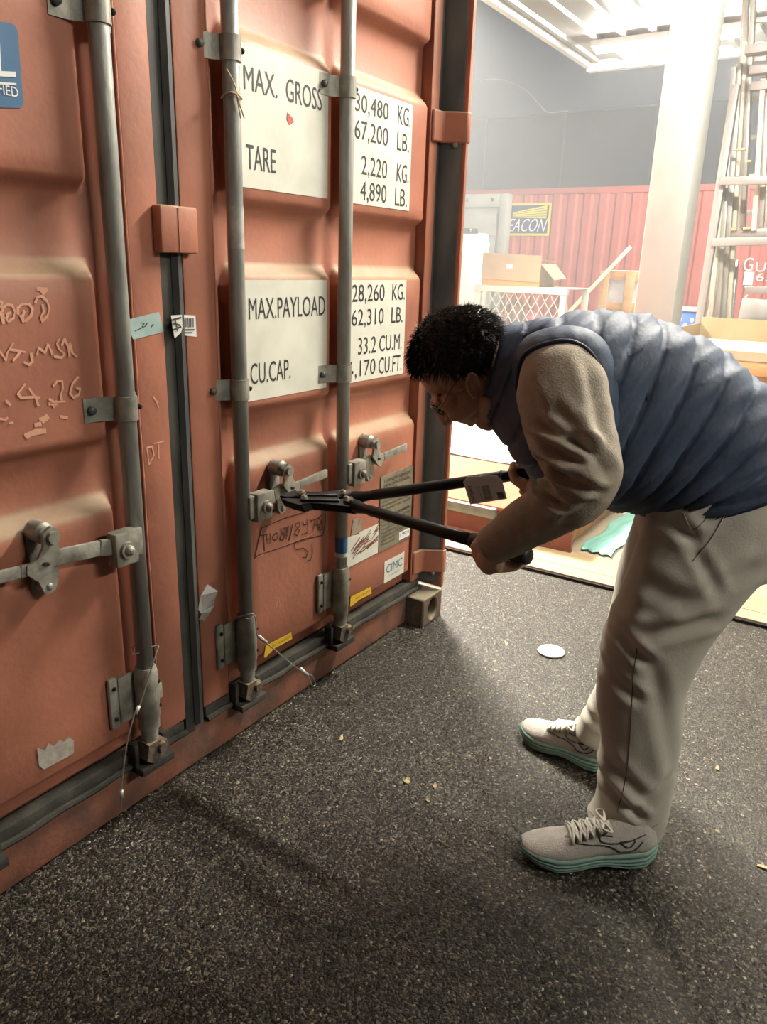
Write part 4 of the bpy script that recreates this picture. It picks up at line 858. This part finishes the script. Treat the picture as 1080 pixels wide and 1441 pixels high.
# --- head, in a frame whose up runs from chin to crown
HC = sag(643, 506, 0)
HU = sag(600, 540, 0)-sag(685, 606, 0); HU /= np.linalg.norm(HU); HN = np.cross(LT, HU)
if HN @ (sag(622, 575, 0)-HC) < 0: HN = -HN
def hp(a, b, off=0.): return sag(a, b, off)
body = MB()
body.ell(HC, [HN*.088, LT*.074, HU*.088], 24, 16)
body.ell(hp(662, 480), [HN*.06, LT*.068, HU*.07], 20, 12)
body.ell(hp(622, 537), [HN*.036, LT*.056, HU*.045]); body.ell(hp(617, 556), [HN*.018, LT*.048, HU*.012])
for s_ in (1, -1):
    body.ell(hp(640, 566, s_*.036), [HN*.028, LT*.028, HU*.032]); body.ell(hp(656, 565, s_*.045), [HN*.05, LT*.02, HU*.03])
    body.caps(hp(680, 590, s_*.012), hp(688, 566, s_*.048), .017, .020)
    body.ell(hp(632, 590, s_*.011), [HN*.008, LT*.008, HU*.009])
    body.caps(hp(612, 562, s_*.022), hp(617, 567, s_*.045), .008, .008)
body.ell(hp(652, 570), [HN*.036, LT*.046, HU*.05]); body.ell(hp(668, 572), [HN*.034, LT*.042, HU*.04])
body.caps(hp(610, 566), hp(629, 591), .008, .0135); body.caps(hp(638, 583), hp(644, 585), .009, .011)
for s_ in (-1, 0, 1): body.caps(hp(645, 585, .010*s_), hp(649.5, 591.0, .011*s_), .0085, .0068); body.caps(hp(658, 590, .008*s_), hp(663, 596, .010*s_), .009, .0075)
body.ell(hp(667, 586), [HN*.017, LT*.03, HU*.014])
for s_ in (-1, 0, 1): body.caps(hp(680, 593, .012*s_), hp(688, 596, .008*s_), .0165, .0160)
body.caps(hp(672, 540), hp(740, 515), .058, .066, 20); body.caps(hp(695, 552), hp(730, 556), .036, .045, 20)
# ears
for s_ in (1, -1):
    e0 = .074*s_; c = hp(667, 542, e0); a1 = (hp(671, 560, e0)-hp(661, 522, e0))/2; a2 = np.cross(a1/np.linalg.norm(a1), LT)*.0135
    body.ell(c+LT*s_*.003, [a2*.9+LT*s_*.003, LT*.006, a1*.9]); 
    rim = [c+a1*math.cos(t)*.9+a2*math.sin(t)*.95+LT*s_*(.009+.002*math.sin(t)) for t in np.linspace(-.3, 2*PI-1.2, 16)]
    body.tube(rim, .0034, 8)
# trunk core, arms and legs
for a, b, r1, r2 in ((hp(740, 515), hp(850, 545), .08, .12), (hp(850, 545), hp(1000, 650), .12, .12)): body.caps(a, b, r1, r2, 24)
ARM = [(790, 540, .15, .05), (800, 585, .205, .048), (815, 640, .262, .047), (822, 676, .278, .043), (795, 705, .268, .038), (755, 730, .245, .034), (712, 756, .212, .028), (690, 768, .195, .026)]
AP = [sag(a, b, o) for a, b, o, r in ARM]
for i in range(len(AP)-1): body.caps(AP[i], AP[i+1], ARM[i][3], ARM[i+1][3])
ARM2 = [(800, 520, -.16, .055), (812, 570, -.22, .05), (822, 640, -.27, .042), (795, 660, -.21, .036), (768, 664, -.155, .028)]
AP2 = [sag(a, b, o) for a, b, o, r in ARM2]
for i in range(len(AP2)-1): body.caps(AP2[i], AP2[i+1], ARM2[i][3], ARM2[i+1][3])
body.caps(sag(1000, 650, 0), sag(1015, 710, .06), .10, .075, 20); body.caps(sag(1000, 650, 0), sag(1010, 700, -.06), .10, .075, 20)
body.caps(sag(1015, 725, .075), sag(910, 925, .11), .058, .045, 20); body.caps(sag(905, 925, .115), sag(890, 1140, .12), .05, .032, 20)
body.caps(sag(985, 715, -.08), sag(900, 870, -.13), .055, .045, 20); body.caps(sag(900, 870, -.13), sag(850, 1035, -.155), .05, .032, 20)
def hand(G, ax, palmdir, wrist, r, flip=1, thumb_t=-1):
    """fist closed round a bar of radius r through G along ax; the palm lies on the palmdir side"""
    e1 = palmdir-ax*(palmdir @ ax); e1 /= np.linalg.norm(e1); e2 = np.cross(ax, e1)*flip
    P = lambda t, ph, R: G+ax*t+(e1*math.cos(math.radians(ph))+e2*math.sin(math.radians(ph)))*R
    R0 = r+.0085; L_ = [.9, 1., .98, .85]
    for k in range(4):
        t = (k-1.5)*.0205; q = L_[k]
        J = [P(t, -38, R0+.016), P(t, 22, R0+.007), P(t*.97, 88*q, R0), P(t*.95, 150*q, R0), P(t*.94, 195*q, R0)]
        rad = [.0115, .0105, .0095, .0088, .0078] if k < 3 else [.0105, .0092, .0084, .0078, .007]
        for i in range(4): body.caps(J[i], J[i+1], rad[i], rad[i+1], 12)
    pc = P(0, -55, R0+.014)
    body.ell(pc, [ax*.043, (e1*math.cos(-.96)+e2*math.sin(-.96))*.0165, np.cross(ax, (e1*math.cos(-.96)+e2*math.sin(-.96)))*.036], 18, 12)
    for k in range(4): body.caps(P((k-1.5)*.0205, -38, R0+.015), P((k-1.5)*.015, -85, R0+.018), .0115, .012, 12)
    s_ = thumb_t; T = [P(s_*.022, -95, R0+.010), P(s_*.040, -115, R0+.003), P(s_*.046, -160, R0+.001), P(s_*.045, -205, R0+.001)]
    for i, rr in enumerate([.0145, .0115, .010]): body.caps(T[i], T[i+1], rr, [.0115, .010, .0085][i], 12)
    body.caps(P(0, -85, R0+.018), wrist, .021, .026, 16); body.caps(P(-.014, -80, R0+.017), wrist, .017, .023, 16); body.caps(P(.014, -80, R0+.017), wrist, .017, .023, 16)
tocam = lambda p: (CAM-p)/np.linalg.norm(CAM-p)
tA = float(np.linalg.norm(sag(668, 763, .17)-PIV)); HA = PIV+ga*(tA); HB = GBm+gd*.035
hand(HA, ga, tocam(HA)*.9+UP*.35, sag(697, 765, .20), .0175, flip=-1, thumb_t=1)
hand(HB, gd, -tocam(HB)*.5-UP*.3+LT*.2, AP2[-1], .0175, flip=1, thumb_t=-1)
body_o = blend(body, 'body', SKIN, .0024, 2)

# --- hair: cap plus many short tufts
hb_ = MB()
hb_.ell(HC+HU*.006-HN*.006, [HN*.097, LT*.083, HU*.094], 26, 18)
hb_.ell(hp(666, 478), [HN*.062, LT*.074, HU*.072], 20, 14); hb_.ell(hp(676, 505), [HN*.055, LT*.068, HU*.06], 20, 14)
hb_.ell(hp(612, 485), [HN*.040, LT*.062, HU*.040]); hb_.ell(hp(595, 505), [HN*.020, LT*.056, HU*.024])
for s_ in (1, -1): hb_.caps(hp(636, 522, s_*.068), hp(641, 545, s_*.070), .016, .007)
cut_n = HN*.80-HU*.60; cut_n /= np.linalg.norm(cut_n)
def hair_cut(co, no):
    # trims the cap back behind the hairline: face side shrinks inside the head
    d = np.zeros(len(co)); rel = co-hp(628, 520); q = rel @ (HN*.78-HU*.62)
    rel2 = co-hp(650, 536); q2 = (rel2 @ (-HU)); ear = co-hp(664, 540)
    face = np.maximum(q-.0, 0); d -= np.clip(face*2.2, 0, .030)
    low = np.maximum((co-hp(655, 540)) @ (-HU*1.0+HN*.12), 0); d -= np.clip(low*2.0, 0, .030)
    d += .0010*np.sin(co[:, 0]*260+co[:, 2]*90)*np.sin(co[:, 1]*230+co[:, 2]*120)
    return d
hair = blend(hb_, 'hair', HAIR, .004, 3, disp=hair_cut)
hm = hair.data; nv = len(hm.vertices); co = np.empty(nv*3); hm.vertices.foreach_get('co', co); co = co.reshape(-1, 3); no = np.empty(nv*3); hm.vertices.foreach_get('normal', no); no = no.reshape(-1, 3)
st = MB(); idx = np.random.choice(nv, 7500)
for i in idx:
    p = co[i]; n_ = no[i]; rel = p-hp(628, 520)
    if rel @ (HN*.78-HU*.62) > .006 or (p-hp(655, 540)) @ (-HU+HN*.12) > .008: continue
    front = max(0, min(1, (rel @ HN+.03)/.06)); back = 1-front
    flow = HN*(.9*front-.15)+HU*(-.55*back-.35*front)+np.random.randn(3)*.20; flow = flow-n_*(flow @ n_)*.7
    d_ = n_*(.22+.25*random.random())+flow*.85; d_ /= np.linalg.norm(d_); l = random.uniform(.012, .028); l *= 1.0 if front > .3 else .8
    a = np.cross(d_, n_); a /= np.linalg.norm(a)+1e-9; b = np.cross(a, d_); r_ = .0011
    tip = p+d_*l-UP*l*.15; mid = p+d_*l*.55
    st.add([p+a*r_, p-a*r_*.5+b*r_, p-a*r_*.5-b*r_, tip], [(0, 1, 3), (1, 2, 3), (2, 0, 3)])
so = st.obj('hair_tufts', HAIR, hair); so['kind'] = 'stuff'
so['label'] = 'short spiky hair tips'
# eyebrow, eye, glasses
for s_ in (1, -1):
    MB().caps(hp(609, 552, s_*.018), hp(619, 556, s_*.048), .0042, .003, 8).obj('eyebrow', HAIR, man, True)
    e = MB(); e.ell(hp(624, 570, s_*.031), [HN*.0115, LT*.012, HU*.0115]); e.obj('eye', mat('eye_white', (.6, .56, .5), .2), man, True)
    MB().ell(hp(622.5, 572, s_*.031)+HN*.002, [HN*.0095, LT*.006, HU*.006]).obj('iris', HAIR, man, True)
gl = MB(); WIRE2 = mat('glasses_wire', (.20, .16, .13), .3, .8); LENS = mat('glasses_lens', (.9, .92, .92), .02, alpha=.16)
gcen = {}
for s_ in (1, -1):
    c = hp(617, 577, s_*.033)+HN*.004; gcen[s_] = c
    u1 = HU*.0165; u2 = LT*.023
    gl.tube([c+u1*math.cos(t)+u2*math.sin(t)-HN*.004*abs(math.sin(t)) for t in np.linspace(0, 2*PI, 26, endpoint=False)], .0017, 6, closed=True)
    gl.tube([c+LT*s_*.023+HU*.004-HN*.003, hp(626, 566, s_*.072), hp(632, 552, s_*.078), hp(648, 530, s_*.078)], .0017, 6)
    lm = MB(); lm.rings([[c+u1*.97*math.cos(t)+u2*.97*math.sin(t)+HN*k for t in np.linspace(0, 2*PI, 24, endpoint=False)] for k in (.0004, -.0006)]); lm.obj('lens', LENS, man, True)
gl.tube([gcen[1]-LT*.023, (gcen[1]+gcen[-1])/2+HU*.004+HN*.002, gcen[-1]+LT*.023], .0011, 6)
gl.obj('glasses_frame', WIRE2, man, True)

# --- quilted vest
vr = [((672, 579), (706, 459), 0, .066), ((689, 594), (742, 452), 0, .090), ((712, 622), (788, 446), 0, .165), ((735, 655), (838, 438), 0, .192), ((775, 690), (884, 441), 0, .188),
      ((815, 700), (926, 450), 0, .178), ((845, 706), (970, 468), 0, .170), ((872, 710), (1012, 492), 0, .165), ((893, 714), (1050, 522), 0, .162), ((905, 718), (1084, 556), 0, .162), ((914, 719), (1112, 592), 0, .165), ((922, 722), (1136, 640), 0, .168)]
NS = 10; NR = 96
cc, hh, ww = [], [], []
for f, bk, off, w_ in vr: A, B_ = sag(*f, off), sag(*bk, off); cc.append((A+B_)/2); hh.append((B_-A)/2); ww.append((w_, 0, 0))
cc, hh, ww = spline(cc, NS), spline(hh, NS), spline(ww, NS)
R = []; Ri = []
for i, (c, h, w_) in enumerate(zip(cc, hh, ww)):
    s_ = i/NS; fr = s_-math.floor(s_); puff = abs(math.sin(PI*fr))**.40 if s_ > .02 else .3; seam = math.exp(-(min(fr, 1-fr)/.12)**2)
    ring = []; ri = []; hl = np.linalg.norm(h)
    for j in range(NR):
        t = 2*PI*j/NR; ct, st_ = math.cos(t), math.sin(t)
        ex = .80; a = np.sign(ct)*abs(ct)**ex; b = np.sign(st_)*abs(st_)**ex
        p = h*a+LT*w_[0]*b; n_ = h/hl*ct+LT*st_; n_ /= np.linalg.norm(n_)
        amp = .0095*puff+.0018*seam*math.sin(t*38+3*math.sin(s_*7))+.0045*math.sin(t*9+s_*5.0)*math.sin(s_*2.3+t*2)+.002*math.sin(t*23+s_*19)*puff
        if s_ < .9: amp *= .6
        ring.append(c+p+n_*amp-n_*.006); ri.append(c+p-n_*.012)
    R.append(ring); Ri.append(ri)
v = MB(); v.rings(R, cap=False); v.rings(Ri, cap=False); m0 = len(R)*NR
for j in range(NR):
    v.f.append((j, (j+1) % NR, m0+(j+1) % NR, m0+j)); q = (len(R)-1)*NR; v.f.append((q+j, q+(j+1) % NR, m0+q+(j+1) % NR, m0+q+j))
vest = v.obj('quilted_vest', NAVY, man, True, label='navy quilted puffer vest')
MB().tube([p*1.0 for p in R[0]][::3], .004, 8, closed=True).obj('collar_binding', mat('collar_binding', (.20, .14, .12), .6), vest, True)
MB().tube([p for p in R[-1]][::2], .004, 8, closed=True).obj('hem_binding', NAVYD, vest, True)
# shoulder caps
for s_ in (1, -1):
    sh = MB(); K = []
    for k, (f, bk, o0, hgt) in enumerate([((736, 508), (752, 462), .120, .0), ((752, 500), (775, 452), .155, 0), ((772, 494), (800, 446), .168, 0), ((795, 492), (826, 446), .170, 0), ((818, 498), (850, 450), .168, 0), ((838, 516), (872, 462), .150, 0)]):
        pass
    ring = [sag(a, b, o_*s_) for a, b, o_ in ((728, 545, .150), (731, 515, .168), (742, 496, .182), (768, 484, .192), (800, 480, .198), (826, 491, .202), (843, 515, .205), (852, 550, .207), (858, 600, .20), (835, 650, .17), (790, 660, .15), (750, 610, .14))]
    inner = [sag(a, b, o_*s_) for a, b, o_ in ((722, 540, .11), (722, 505, .12), (738, 476, .12), (768, 462, .13), (802, 458, .14), (835, 466, .15), (860, 492, .16), (872, 540, .165), (876, 600, .165), (850, 660, .15), (790, 670, .13), (745, 620, .11))]
    ro = spline(ring+[ring[0]], 5)[:-1]; rn = spline(inner+[inner[0]], 5)[:-1]; m1 = [(a*.5+b*.5)+LT*s_*.008*(1+.5*math.sin(i*1.6))+UP*.006 for i, (a, b) in enumerate(zip(ro, rn))]
    m15 = [(a*.85+b*.15)+LT*s_*.006+UP*.002 for a, b in zip(ro, rn)]
    sh.rings([rn, [(a*.25+b*.75)+LT*s_*.006+UP*.006 for a, b in zip(ro, rn)], m1, m15, ro, [p-LT*s_*.03 for p in ro]], cap=False)
    sh.obj('shoulder_panel', NAVY, vest, True)
    MB().tube(ro, .0045, 8, closed=True).obj('armhole_piping', NAVYD, vest, True)

# --- fleece sleeves
def sleeve(spec, disp, name='fleece_sleeve', sg=1):
    b = MB(); P = spline([sag(a, b_, o*sg if sg < 0 else o) for a, b_, o, r in spec], 6); Rr = [float(x[0]) for x in spline([(r, 0, 0) for *_, r in spec], 6)]
    b.tube(P, Rr, 28); o = blend(b, name, FLEECE, .0055, 5, disp=disp); return o
NA = [(786, 518, .150, .070), (790, 542, .180, .081), (800, 596, .215, .081), (813, 636, .250, .074), (824, 668, .270, .064), (808, 698, .268, .058), (776, 716, .250, .054), (740, 737, .228, .049), (705, 760, .202, .041), (690, 770, .192, .036)]
cr = creases([((752, 645), (790, 668), .33, .006, .010, .09), ((760, 628), (812, 648), .33, .007, .008, .09), ((735, 690), (785, 712), .33, .006, .009, .09), ((758, 655), (775, 690), .33, .008, .006, .09), ((770, 610), (832, 634), .33, .009, .006, .09),
              ((790, 590), (850, 660), .33, .012, .005, .10), ((760, 665), (840, 690), .33, .008, .004, .09), ((745, 560), (770, 600), .3, .012, .004, .09), ((800, 730), (840, 700), .32, .010, .004, .09), ((835, 520), (850, 620), .3, .012, .003, .09)])
wr = lambda co, no: 1.8*cr(co, no)+.0016*np.sin(co[:, 2]*70+co[:, 1]*25)*np.sin(co[:, 1]*55+co[:, 0]*30)
slv = sleeve(NA, wr)
FA = [(800, 525, -.155, .07), (812, 570, -.21, .07), (822, 640, -.26, .06), (800, 660, -.215, .048), (775, 664, -.17, .038)]
slf = sleeve(FA, lambda co, no: .002*np.sin(co[:, 2]*80)*np.sin(co[:, 0]*50))
# cuffs
for P0, P1, r_ in ((sag(704, 761, .202), sag(689, 771, .191), .0375), (sag(780, 664, -.175), sag(770, 664, -.158), .037)):
    MB().tube([P0, P0*.7+P1*.3, P0*.2+P1*.8, P1, P1*.98+P0*.02], [r_*.98, r_*1.05, r_*1.03, r_*.95, r_*.8], 28).obj('cuff', FLEECE, man, True)

# --- trousers
tr_ = MB()
ringloft(tr_, [((905, 690), (1128, 640), 0, .150), ((900, 722), (1135, 690), 0, .165), ((900, 752), (1132, 745), 0, .168), ((925, 790), (1115, 785), 0, .150)])
ringloft(tr_, [((915, 705), (1125, 690), .075, .080), ((898, 765), (1122, 748), .085, .088), ((875, 830), (1082, 798), .095, .087), ((855, 880), (1035, 850), .103, .083), ((843, 925), (992, 912), .108, .078), ((841, 980), (966, 968), .112, .074), ((844, 1040), (957, 1035), .116, .072), ((843, 1095), (948, 1098), .12, .071), ((836, 1130), (938, 1146), .124, .072), ((824, 1148), (930, 1172), .126, .072)])
ringloft(tr_, [((900, 705), (1060, 690), -.08, .080), ((884, 762), (1045, 750), -.10, .085), ((868, 815), (1010, 800), -.118, .083), ((858, 868), (970, 860), -.13, .077), ((853, 915), (945, 915), -.14, .071), ((842, 965), (925, 965), -.148, .068), ((822, 1004), (905, 1010), -.155, .066), ((808, 1032), (893, 1050), -.158, .066)])
ct = creases([((868, 900), (905, 930), .20, .012, .007, .10), ((845, 950), (895, 985), .20, .012, .005, .10), ((905, 900), (1000, 880), .20, .014, .006, .10), ((930, 870), (1060, 810), .20, .015, .005, .10), ((960, 735), (1010, 830), .2, .012, .003, .09), ((880, 820), (960, 850), .2, .018, .004, .1), ((845, 1110), (900, 1150), .2, .010, .006, .1), ((900, 1140), (940, 1110), .2, .012, .005, .1), ((850, 1075), (900, 1120), .2, .014, .004, .1), ((925, 960), (950, 1080), .2, .016, .003, .1), ((930, 745), (985, 765), .2, .012, .004, .1), ((905, 790), (885, 870), .2, .014, .004, .1), ((820, 1015), (880, 1035), -.09, .01, .004, .09)])
trs = blend(tr_, 'trousers', COTTON, .0062, 5, disp=lambda co, no: 1.25*ct(co, no)+.0022*np.sin(co[:, 2]*34+co[:, 1]*22)*np.sin(co[:, 1]*38-co[:, 0]*21))
trs['label'] = 'loose pale stone cotton trousers'
tt = bvh(trs)
def online(pts, n=8): return [q for q in (cast(tt, p[0], p[1], .0006) for p in [tuple(x[:2]) for x in spline([(a, b, 0) for a, b in pts], n)]) if q is not None]
MB().tube(online([(897, 912), (892, 950), (889, 1000), (886, 1050), (880, 1100), (869, 1143)]), .0008, 6).obj('side_seam', mat('seam_dark', (.09, .08, .06), .9), trs, True)  # side seam line, darker in colour than the cloth
MB().tube(online([(1022, 722), (1000, 760), (975, 790)]), .0012, 6).obj('pocket_edge', mat('seam_light', (.42, .39, .32), .9), trs, True)
MB().tube(online([(962, 722), (975, 745), (990, 735), (1000, 722)]), .001, 6).obj('pocket_stitch', MATS['seam_light'], trs, True)
MB().tube(online([(826, 1136), (850, 1160), (878, 1172), (905, 1172), (926, 1160)]), .0009, 6).obj('hem_stitch', MATS['seam_light'], trs, True)

# --- running shoes
def shoe(heel, toe, name):
    heel = np.array([heel[0], heel[1], 0]); toe = np.array([toe[0], toe[1], 0]); X = toe-heel; L_ = np.linalg.norm(X); X /= L_; Y = np.cross(UP, X)
    root = man
    W = lambda s: float(np.interp(s, [0, .03, .10, .25, .45, .62, .75, .88, .95, .985, 1], [.006, .022, .034, .036, .037, .046, .049, .041, .029, .017, .003]))
    bot = lambda s: float(np.interp(s, [0, .08, .2, .42, .55, .75, .9, 1], [.022, .006, .001, .013, .008, .001, .010, .026]))
    top = lambda s: float(np.interp(s, [0, .1, .3, .5, .7, .9, 1], [.052, .046, .042, .038, .032, .034, .036]))
    curve = lambda s: .006*math.sin(PI*s)      # slight inward bend
    P = lambda s, y, z_: heel+X*(s*L_)+Y*(y+curve(s))+UP*z_
    ss = [0, .01, .03, .06, .1, .15, .2, .27, .34, .41, .48, .55, .62, .69, .76, .82, .87, .91, .945, .97, .985, 1]
    o = MB(); lv = [(0, -.006), (.05, -.001), (.12, .003), (.19, .003), (.24, -.0015), (.29, .004), (.40, .004), (.45, -.001), (.50, .004), (.62, .003), (.67, -.002), (.72, .002), (.85, .001), (1, -.003)]
    Rg = []
    for s in ss:
        w_ = W(s)*1.06; b0, t0 = bot(s), top(s); L0 = [P(s+(k/L_ if s > .95 else -k/L_ if s < .04 else 0), w_+k*min(1, s*12+.15, (1-s)*12+.15), b0+(t0-b0)*f) for f, k in lv]; R0 = [P(s+(k/L_ if s > .95 else -k/L_ if s < .04 else 0), -w_-k*min(1, s*12+.15, (1-s)*12+.15), b0+(t0-b0)*f) for f, k in lv][::-1]
        Rg.append(L0+R0)
    o.rings(Rg); so_ = o.obj('shoe_sole', SOLE, root, True, label='mint green ridged sole')
    u = MB(); hgt = lambda s: float(np.interp(s, [0, .04, .12, .22, .34, .42, .55, .7, .83, .93, .975, 1], [.062, .090, .098, .094, .098, .092, .077, .062, .053, .046, .042, .037]))
    Rg = []
    for s in ss:
        w_ = W(s)*1.0; t0 = top(s)-.004; h_ = hgt(s)-t0; nn = 20; ring = []
        for k in range(nn):
            t = PI*k/(nn-1); cx = math.cos(t); cz = math.sin(t); tp_ = .80 if s < .45 else .92
            y_ = w_*np.sign(cx)*abs(cx)**(.75)*(1-(.42 if s < .5 else .25)*cz**2); ring.append(P(min(max(s, .004), .996), y_*(1.0), t0+h_*cz**.8))
        ring += [P(s, -w_*.5, t0-.002), P(s, w_*.5, t0-.002)]; Rg.append(ring)
    u.rings(Rg); up = u.obj('shoe_upper', SHOEU, root, True)
    tr2 = bvh(up)
    def on(s, ang, lift=.0012):
        """point of the upper at station s, angle from the lateral side"""
        w_ = W(s); t0 = top(s); h_ = hgt(s)-t0; t = math.radians(ang); y_ = w_*math.copysign(abs(math.cos(t))**.75, math.cos(t))*(1-(.42 if s < .5 else .25)*math.sin(t)**2)
        return P(s, y_+math.copysign(lift, math.cos(t)), t0-.004+(h_+.004)*abs(math.sin(t))**.8+lift)
    lc = MB()
    for k in range(6):
        s = .40+k*.05; lc.tube([on(s+.012*(-1)**k*.3, a, .0035) for a in (48, 62, 78, 90, 102, 118, 132)], .0034, 8)
        if k < 5: lc.tube([on(s+.05*q, 52+76*q, .006) for q in np.linspace(0, 1, 7)], .003, 8); lc.tube([on(s+.05*q, 128-76*q, .006) for q in np.linspace(0, 1, 7)], .003, 8)
    for dd in (1, -1): lc.tube(spline([on(.41, 90, .006), on(.44, 90-dd*25, .016), on(.38, 90-dd*40, .014), on(.41, 88, .008)], 6), .0026, 8)
    lc.obj('laces', mat('lace_cord', (.60, .57, .50), .8), up, True)
    tg = MB(); tg.tube([on(.36, 90, -.006), on(.42, 90, -.009), on(.55, 90, -.010), on(.68, 90, -.008)], [.010, .014, .013, .008], 12); tg.obj('tongue', SHOEU, up, True)
    lg = MB()
    for sd in (1, -1):
        A = (lambda a: a if sd > 0 else 180-a)
        for ln in ([(.62, 50), (.50, 30), (.38, 18), (.30, 5)], [(.46, 50), (.43, 30), (.30, 24), (.12, 40)], [(.31, 26), (.24, 14), (.20, 30), (.31, 26)], [(.30, 5), (.20, 8), (.14, 24)], [(.46, 50), (.36, 40)]):
            lg.tube([on(s, A(a), .001) for s, a in [tuple(x[:2]) for x in spline([(s, a, 0) for s, a in ln], 6)]], .0014, 6)
    lg.obj('side_emblem', SDARK, up, True)
    tc_ = MB(); tc_.rings([[P(s, W(s)*.55*math.cos(t)-.004, top(s)+.0035+ (hgt(s)-top(s))*.45*math.sin(t)+.001) for t in np.linspace(-.2, PI+.2, 10)] for s in (.985, .993, .999)], cap=True); tc_.obj('toe_patch', SDARK, up, True)
    return so_
hl, tl = pz_(921, 1196, .02), pz_(731, 1192, .02)
shoe(hl[:2], tl[:2], 'near')
hf, tf = pz_(862, 1078, .02), pz_(736, 1021, .02)
shoe(hf[:2]+np.array([-.0, .0]), tf[:2], 'far')

# ------------------------------------------------------------------ bolt cutter
cut = empty('bolt_cutter', tuple(PIV), 'black long handled bolt cutter held open with its jaws on the door handle catch', 'bolt cutter')
jd = (JAW-PIV)/np.linalg.norm(JAW-PIV); L0 = float(np.linalg.norm(JAW-PIV))
fn = np.cross(ga, gd); fn /= np.linalg.norm(fn); side = np.cross(jd, fn); side /= np.linalg.norm(side)
if side @ (ga-gd) < 0: side = -side
# arm on the lower-handle side is +side
J = lambda l, s_: PIV+jd*l+side*s_
fr3 = lambda l0: (lambda a, n_, s_: J(a, s_)+fn*n_)
for s_, nm in ((1, 'a'), (-1, 'b')):
    jb = MB(); poly = [(-.035, .004), (-.030, .030), (.0, .038), (.05, .028), (.10, .022), (.125, .030), (L0-.035, .034), (L0-.01, .022), (L0+.012, .006), (L0-.005, .003), (L0-.045, .006), (.12, .006), (.06, .003), (.02, .004)]
    jb.prism([(a, b*s_) for a, b in [(p_[0], p_[1]*1.25) for p_ in poly]], -.012, .012, frame=lambda a, n_, q: J(a, q)+fn*n_); jb.obj('jaw', BLACKM, cut, 'auto')
    sp_ = MB(); sp_.bar(J(.02, s_*.014)+fn*.016, J(.115, s_*.014)+fn*.016, .020, .005, up=fn, bev=.0015); sp_.obj('side_plate', BLACKM, cut, 'auto')
    for l, q in ((.0, .018), (.108, .014)): MB().tube([J(l, s_*q)-fn*.016, J(l, s_*q)+fn*.022, J(l, s_*q)+fn*.024, J(l, s_*q)+fn*.028], [.009, .009, .006, .005], 8).obj('bolt', STEEL, cut, 'auto')
for d_, G, wd in ((ga, GA, .0), (gd, GB, .0)):
    s_ = 1 if d_ is ga else -1; st0 = PIV+side*s_*.016
    l = float(np.linalg.norm(G-st0)); dd = (G-st0)/l
    h = MB(); h.tube([st0-dd*.02, st0+dd*.0, st0+dd*.03, st0+dd*.055, st0+dd*.075, st0+dd*.08, G-dd*.01], [.012, .019, .017, .013, .012, .0135, .0145], 18); o = h.obj('handle_tube', BLACKM, cut, True)
    gp = MB(); gp.tube([G-dd*.15, G-dd*.148, G-dd*.14, G-dd*.02, G-dd*.008, G+dd*.002, G+dd*.004], [.0150, .0172, .0178, .0182, .0188, .017, .006], 20); gp.obj('rubber_grip', GRIP, cut, True)
    MB().cyl(st0+dd*.012-fn*.022, st0+dd*.012+fn*.022, .010, n=8).obj('adjusting_bolt', STEEL, cut, 'auto')
# price card hanging on the upper handle
cardm = mat('card_white', (.88, .87, .85), .5); tz_ = lambda a, b, dn=0: sag(a, b, -.055)+LT*dn
ca = [(652, 678), (659, 671), (700, 669), (707, 676), (714, 702), (662, 710)]
tcard = MB(); P0 = [tz_(*p) for p in ca]; P1 = [p-LT*.0012 for p in P0]; tcard.add(P0+P1, [tuple(range(6)), tuple(range(6, 12))[::-1]]+[(i, (i+1) % 6, 6+(i+1) % 6, 6+i) for i in range(6)])
tg = empty('price_card', tuple(P0[0]), 'white card tag with brand word hanging from the upper handle of the bolt cutter', 'tag'); tcard.obj('card', cardm, tg)
def onc(o00, o10, o01): A, B_, C_ = tz_(*o00, .0012), tz_(*o10, .0012), tz_(*o01, .0012); return lambda u, v: A+(B_-A)*u+(C_-A)*v
text('TROJAN', 0, 1, 0, 1, 0, INK, tg, frame=onc((672, 706.5), (665, 683.5), (665.5, 707.5)))
MB().add([tz_(677, 684, .001), tz_(688, 682, .001), tz_(694, 702, .001), tz_(683, 704, .001)], [(0, 1, 2, 3)]).obj('grey_panel', mat('grey_print', (.42, .41, .38), .6), tg)
MB().add([tz_(699, 693, .001), tz_(708, 692, .001), tz_(711, 701, .001), tz_(702, 702, .001)], [(0, 1, 2, 3)]).obj('dark_panel', mat('dark_print', (.16, .16, .16), .6), tg)
text('CUTTER 30 IN', 0, 1, 0, 1, 0, INK, tg, frame=onc((682, 705), (674, 686), (680, 705.4)))
tie = MB(); hz = PIV+gd*float(np.linalg.norm(tz_(660, 676)-PIV))
for a, b in (((658, 676), (662, 688)), ((693, 672), (692, 684))):
    A = tz_(*a); q = PIV+gd*float((A-PIV) @ gd); tie.tube([q+.017*(UP*math.cos(t)+LT*math.sin(t)) for t in np.linspace(0, 2*PI, 14, endpoint=False)], .002, 6, closed=True)
tie.obj('cable_tie', BLACKM, tg, True)
